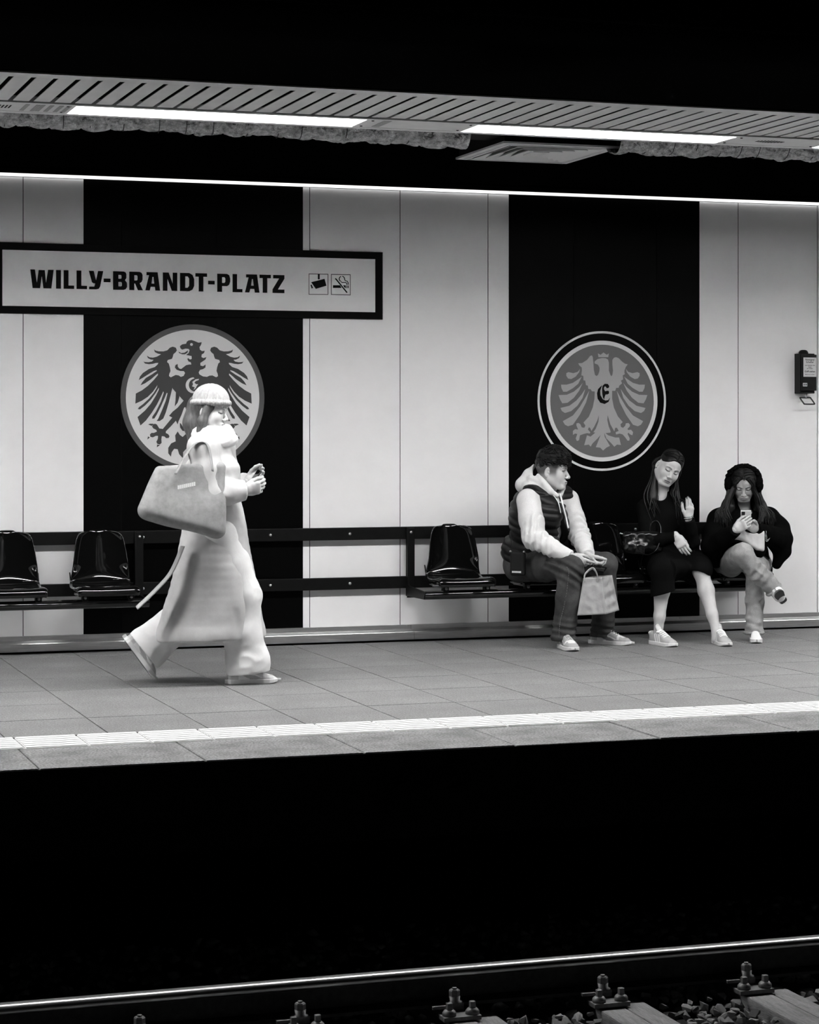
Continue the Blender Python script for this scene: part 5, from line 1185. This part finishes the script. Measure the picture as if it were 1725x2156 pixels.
    f.chain([lw([.112 * math.cos(a), -.012, .02 + .116 * math.sin(a)]) for a in np.linspace(0, math.pi, 12)], [.018] * 12, k=.008); f.disp(lambda p: .008 * wf(p)); V, Fc = f.mesh(); mk('earmuffs', V, Fc, M_fur, root, True)
    # phone
    ph = P(1571, 1094, 13.705); Rq = frame(nrm(U * .88 + c * .42), nrm(-c * .9 + U * .4)); s0 = empty('smartphone', (ph[0], ph[1], ph[2] - .07), 'pale phone in both hands of the woman with earmuffs', 'phone')
    b_ = MB().box((-.036, -.072, -.0045), (.036, .072, .0045), .004); b_.v = [tuple(ph + Rq @ np.array(p)) for p in b_.v]; b_.mk('case', mat('phone_pale', .72, .35), s0)
    b_ = MB().box((-.032, -.067, .0046), (.032, .067, .0052)); b_.v = [tuple(ph + Rq @ np.array(p)) for p in b_.v]; b_.mk('screen', mat('phone_glass', .004, .05), s0)
    b_ = MB().box((.006, .038, -.0065), (.030, .064, -.004), .002); b_.v = [tuple(ph + Rq @ np.array(p)) for p in b_.v]; b_.mk('camera_bump', mat('phone_black', .006), s0)
    # pale bag on the lap
    bc = P(1575, 1142, 13.78); br = empty('shoulder_bag', (bc[0], bc[1], bc[2] - .07), 'small pale shoulder bag on the lap of the woman with the phone', 'bag')
    M_pl = mat('pale_leather', .42, .5, spec=.3, noise=(20, .39, .45)); f = Fld(bc - .2, bc + .2, .0045)
    out = [(1538, 1130), (1550, 1122), (1564, 1120), (1580, 1127), (1594, 1127), (1606, 1120)]; low = [(1537, 1132), (1552, 1131), (1568, 1136), (1582, 1146), (1595, 1154), (1606, 1157)]
    for (a, b), (d, e) in zip(out, low): pass
    for i in range(5):
        p0, p1 = np.array(P(*out[i], 13.79)), np.array(P(*out[i + 1], 13.79)); q0, q1 = P(*low[i], 13.74), P(*low[i + 1], 13.74)
        for t in np.linspace(0, 1, 11): f.cone(p0 * (1 - t) + q0 * t, p1 * (1 - t) + q1 * t, .013, .013, k=.012)
    V, Fc = f.mesh(); mk('bag_body', V, Fc, M_pl, br, True)
    MB().tube(catmull([P(1594, 1111, 13.82), P(1608, 1110, 13.84), P(1618, 1118, 13.86), P(1621, 1130, 13.86), P(1616, 1140, 13.84)], 6), .009, 6, flat=.3).mk('strap', mat('grey_strap', .2, .5), br, True)
    q = MB()
    for k in range(7): 
        b0 = P(1612 + k * .4, 1119 + k * 3.2, 13.80); q.tube([b0 + (r * math.cos(a) + U * math.sin(a)) * .006 for a in np.linspace(0, 6.28, 9)[:-1]], .0022, 5, closed=True)
    q.mk('chain', mat('silver', .7), br, True)
girl()

# ------------------------------------------------------------------ 4. walking person
def walker():
    c, r = img(13.5); sk = .5
    hip = P(452, 1118, 12.45); hipN, hipF = hip + np.array([0, -.08, 0]), hip + np.array([0, .08, 0])
    knF, anF = P(512, 1255, 12.36), P(507, 1405, 12.38); knB, anB = P(425, 1270, 12.52), P(312, 1362, 12.56)
    neck, chest, waist = P(447, 912, 12.42), P(447, 985, 12.42), P(452, 1060, 12.44)
    shN, shF = P(428, 943, 12.24), P(462, 940, 12.60); elN, elF = P(447, 1040, 12.20), P(478, 1040, 12.66); wrN, wrF = P(515, 1032, 12.22), P(520, 1015, 12.50)
    root = empty('person', (hip[0], 12.42, 0), 'person in a long pale coat and wide light trousers walking to the right', 'person')
    hf = nrm(.90 * r + .42 * c - .12 * U); hc = P(444, 866, 12.40); Rh = frame(hf, U + r * .1); lw = lambda p: hc + Rh @ np.asarray(p, float)
    H1 = head_mesh(hc, Rh, 1.0, neck - U * .06, sk, brow=.12, lip=.7, lash=.05, neck_r=(.044, .052))
    hd1 = hand_mesh(wrN, r * .9 + U * .15, U * .9 + c * .2, sk, (.5, .6, .65, .7), .98, thumb=(.45, .35), spread=.02)
    hd2 = hand_mesh(wrF, r * .8 + U * .45, U * .8 - c * .3 - r * .3, sk, (-.5, -.6, -.65, -.7), .98, thumb=(.45, -.35), spread=.02)
    core = body_core([(hipN, hipF, .09, .09), (waist, chest, .09, .1), (chest, neck, .09, .05), (chest, shN, .07, .05), (chest, shF, .07, .05), (shN, elN, .045, .037), (elN, wrN, .037, .026), (shF, elF, .045, .037), (elF, wrF, .037, .026), (hipN, knF, .075, .05), (knF, anF, .05, .034), (hipF, knB, .075, .05), (knB, anB, .05, .034), (waist, hip, .09, .09)])
    cv, cf = core.mesh(); V, Fc, A = joinm([(cv, cf, np.full(len(cv), sk)), H1, hd1, hd2]); mk('body', V, Fc, M_skin, root, True, attr=A)
    w3 = waves(101, 6, 40, 85); w4 = waves(102, 5, 14, 30); sb = nrm(anB - knB)
    def pants(f):
        f.chain([hipN, (hipN + knF) / 2, knF, knF * .5 + anF * .5, P(522, 1392, 12.38), P(523, 1420, 12.38)], [.12, .115, .11, .115, .125, .125], k=.03)
        f.chain([hipF, (hipF + knB) / 2, knB, knB * .5 + anB * .5, anB, anB + sb * .05], [.12, .115, .11, .11, .12, .12], k=.03); f.cone(hipN, hipF, .12, .12, k=.03)
        f.disp(lambda p: .009 * w4(p) + (.026 * np.abs(w3(p)) - .004) * (near(p, anF, .14) + near(p, anB, .12) + near(p, knF, .1) + near(p, knB, .1)))
        f.trim(P(523, 1416, 12.38), nrm(-U + r * .10), .2, .3); f.trim(anB + sb * .035, sb, .2, .3)
    cloth('trousers', [hipN, hipF, knF, anF, knB, anB, P(523, 1420, 12.38)], .2, .0065, pants, root, M_pants)
    Rc = frame(np.array([1.0, 0, 0])); wd = waves(111, 6, 14, 30, (1, 1, .35)); we = waves(112, 6, 35, 80); fN, fF = nrm(wrN - elN), nrm(wrF - elF)
    def coat(f):
        ctr = [chest, waist, hip, P(449, 1190, 12.44), P(446, 1260, 12.45), P(443, 1320, 12.46), P(442, 1352, 12.46)]
        hx = [.155, .150, .185, .225, .265, .295, .305]; hy = [.19, .165, .19, .20, .21, .22, .22]
        for i in range(len(ctr) - 1):
            for t in np.linspace(0, 1, 5)[:-1]:
                p = ctr[i] * (1 - t) + ctr[i + 1] * t; a = hx[i] * (1 - t) + hx[i + 1] * t; b = hy[i] * (1 - t) + hy[i + 1] * t; f.ell(p, (b, a, .075), Rc, k=.04)
        f.cone(shN, shF, .085, .085, k=.05); f.cone(chest, neck, .13, .075, k=.05)
        f.chain([shN, (shN + elN) / 2, elN, (elN + wrN) / 2, wrN - fN * .01], [.09, .086, .08, .07, .062], k=.03); f.chain([shF, (shF + elF) / 2, elF, (elF + wrF) / 2, wrF - fF * .01], [.09, .086, .08, .07, .062], k=.03)
        f.disp(lambda p: .020 * wd(p) * np.clip((1.0 - p[:, 2]) / .5, .15, 1) + (.02 * np.abs(we(p)) - .004) * (near(p, elN, .12) + near(p, elF, .12) + .7 * near(p, waist, .16)), .06)
        f.cut(P(445, 1345, 12.44), nrm(-U + r * .02), .004); f.trim(wrN, fN); f.trim(wrF, fF)
        f.cone(P(500, 1290, 12.20), P(530, 1400, 12.20), .03, .06, k=.02, op='s')
    co = cloth('coat', [chest, waist, hip, shN, shF, elN, elF, wrN, wrF, neck, P(443, 1352, 12.46)], .36, .008, coat, root, M_coat)
    MB().tube(catmull([P(385, 1150, 12.28), P(360, 1205, 12.26), P(325, 1245, 12.27), P(288, 1280, 12.30)], 8), .026, 6, flat=.2).mk('belt_end', M_coat, co, True)
    ws = waves(121, 5, 30, 70)
    def scarf(f):
        for a in np.linspace(0, 6.283, 17)[:-1]: 
            p = neck + np.array([math.cos(a) * .075, math.sin(a) * .08, .012 * math.sin(a + 1)]); f.ell(p, (.05, .05, .045), k=.03)
            f.ell(p - U * .045 + np.array([math.cos(a), math.sin(a), 0]) * .02, (.05, .05, .042), k=.02)
        f.cone(neck + U * .1, neck - U * .05, .046, .05, k=.01, op='s'); f.disp(lambda p: .008 * ws(p) + .01 * np.abs(ws(p * 1.7)))
    cloth('scarf', [neck], .2, .005, scarf, root, mat('white_scarf', .74, .9, noise=(30, .7, .78), bump=(300, .3, .001)))
    # hair and knit cap
    M_hairK = mat('ash_hair', .10, .5, noise=(90, .06, .14), stretch=(1, 1, .2)); g = Fld((-.12, -.18, -.2), (.12, .13, .16), .0035); g.ell((0, -.02, .03), (.083, .102, .088)); g.chain([(0, -.085, .02), (0, -.09, -.08), (0, -.075, -.16)], [.06, .065, .05], k=.03)
    for sx in (-1, 1): g.chain([(sx * .072, .01, .02), (sx * .076, -.01, -.06), (sx * .06, -.02, -.14)], [.022, .028, .024], k=.02)
    g.ell((0, .11, -.01), (.062, .085, .09), k=.01, op='s'); ww = waves(131, 6, 60, 160, (1, 1, .2)); g.disp(lambda p: .006 * ww(p)); V, Fc = g.mesh(); mk('hair', hc + V @ Rh.T, Fc, M_hairK, root, True)
    g = Fld((-.13, -.16, .0), (.13, .14, .2), .0035); g.ell((0, -.008, .062), (.092, .110, .098)); g.cut((0, 0, .038), (0, -.12, -1)); g.chain([(.091 * math.cos(a), -.008 + .109 * math.sin(a), .048 + .012 * math.sin(a)) for a in np.linspace(0, 6.283, 25)], [.014] * 25, k=.006)
    g.disp(lambda p: .0022 * np.sin(np.arctan2(p[:, 0], p[:, 1]) * 42)); V, Fc = g.mesh(); mk('knit_cap', hc + V @ Rh.T, Fc, mat('pale_knit', .36, .95, noise=(60, .31, .41)), root, True)
    shoe(root, np.array([anF[0] - .075, anF[1], 0]), nrm(np.array([1.0, -.08, 0])), 'walk', .29)
    tp_ = P(318, 1424, 12.56); hp_ = P(277, 1368, 12.57); fd = nrm(tp_ - hp_); hp_ = tp_ - fd * .272; 
    shoe(root, hp_, fd, 'walk', .285, up=nrm(np.cross(np.cross(fd, U), fd)))
    # tote bag and phone
    T = [P(334, 992, 12.12), P(462, 985, 12.10), P(466, 985, 12.22), P(338, 992, 12.24)]; B = [P(301, 1076, 12.06), P(448, 1117, 12.05), P(462, 1110, 12.24), P(318, 1072, 12.25)]
    br = empty('tote_bag', (sum(B) / 4), 'large grey tote bag under the arm of the walking person', 'bag'); M_tote = mat('grey_felt', .27, .9, spec=.1, noise=(25, .22, .31), bump=(200, .3, .001))
    f = Fld(np.min(T + B, 0) - .08, np.max(T + B, 0) + .08, .006)
    for s_ in np.linspace(0, 1, 9):
        t0 = (T[0] + T[3]) / 2 * (1 - s_) + (T[1] + T[2]) / 2 * s_; b0 = (B[0] + B[3]) / 2 * (1 - s_) + (B[1] + B[2]) / 2 * s_; f.cone(t0, b0, .028, .055, k=.03)
    wt = waves(141, 5, 20, 45); f.disp(lambda p: .010 * wt(p)); V, Fc = f.mesh(); mk('bag_body', V, Fc, M_tote, br, True)
    for yo in (.0, .09): MB().tube(catmull([P(370, 998, 12.10 + yo), P(390, 960, 12.13 + yo), P(415, 932, 12.16 + yo), P(438, 938, 12.14 + yo), P(448, 992, 12.09 + yo)], 8), .013, 6, flat=.3).mk('handle', M_tote, br, True)
    q = MB()
    for k in range(9): q.box((0, 0, 0), (.010, .002, .022), c=P(376 + k * 4.2, 1026 - k * .9, 12.055))
    q.mk('print_mark', mat('print_white', .7), br)
    ph = P(533, 1012, 12.40); Rq = frame(nrm(U * .75 + r * .5), nrm(-r + U * .5 + c * .3)); s0 = empty('smartphone', (ph[0], ph[1], ph[2] - .07), 'dark phone held up in front by the walking person', 'phone')
    b_ = MB().box((-.036, -.075, -.0045), (.036, .075, .0045), .004); b_.v = [tuple(ph + Rq @ np.array(p)) for p in b_.v]; b_.mk('case', mat('phone_dark_grey', .03, .4), s0)
    b_ = MB().box((-.032, -.07, .0046), (.032, .07, .0052)); b_.v = [tuple(ph + Rq @ np.array(p)) for p in b_.v]; b_.mk('screen', mat('phone_glass', .004, .05), s0)
walker()
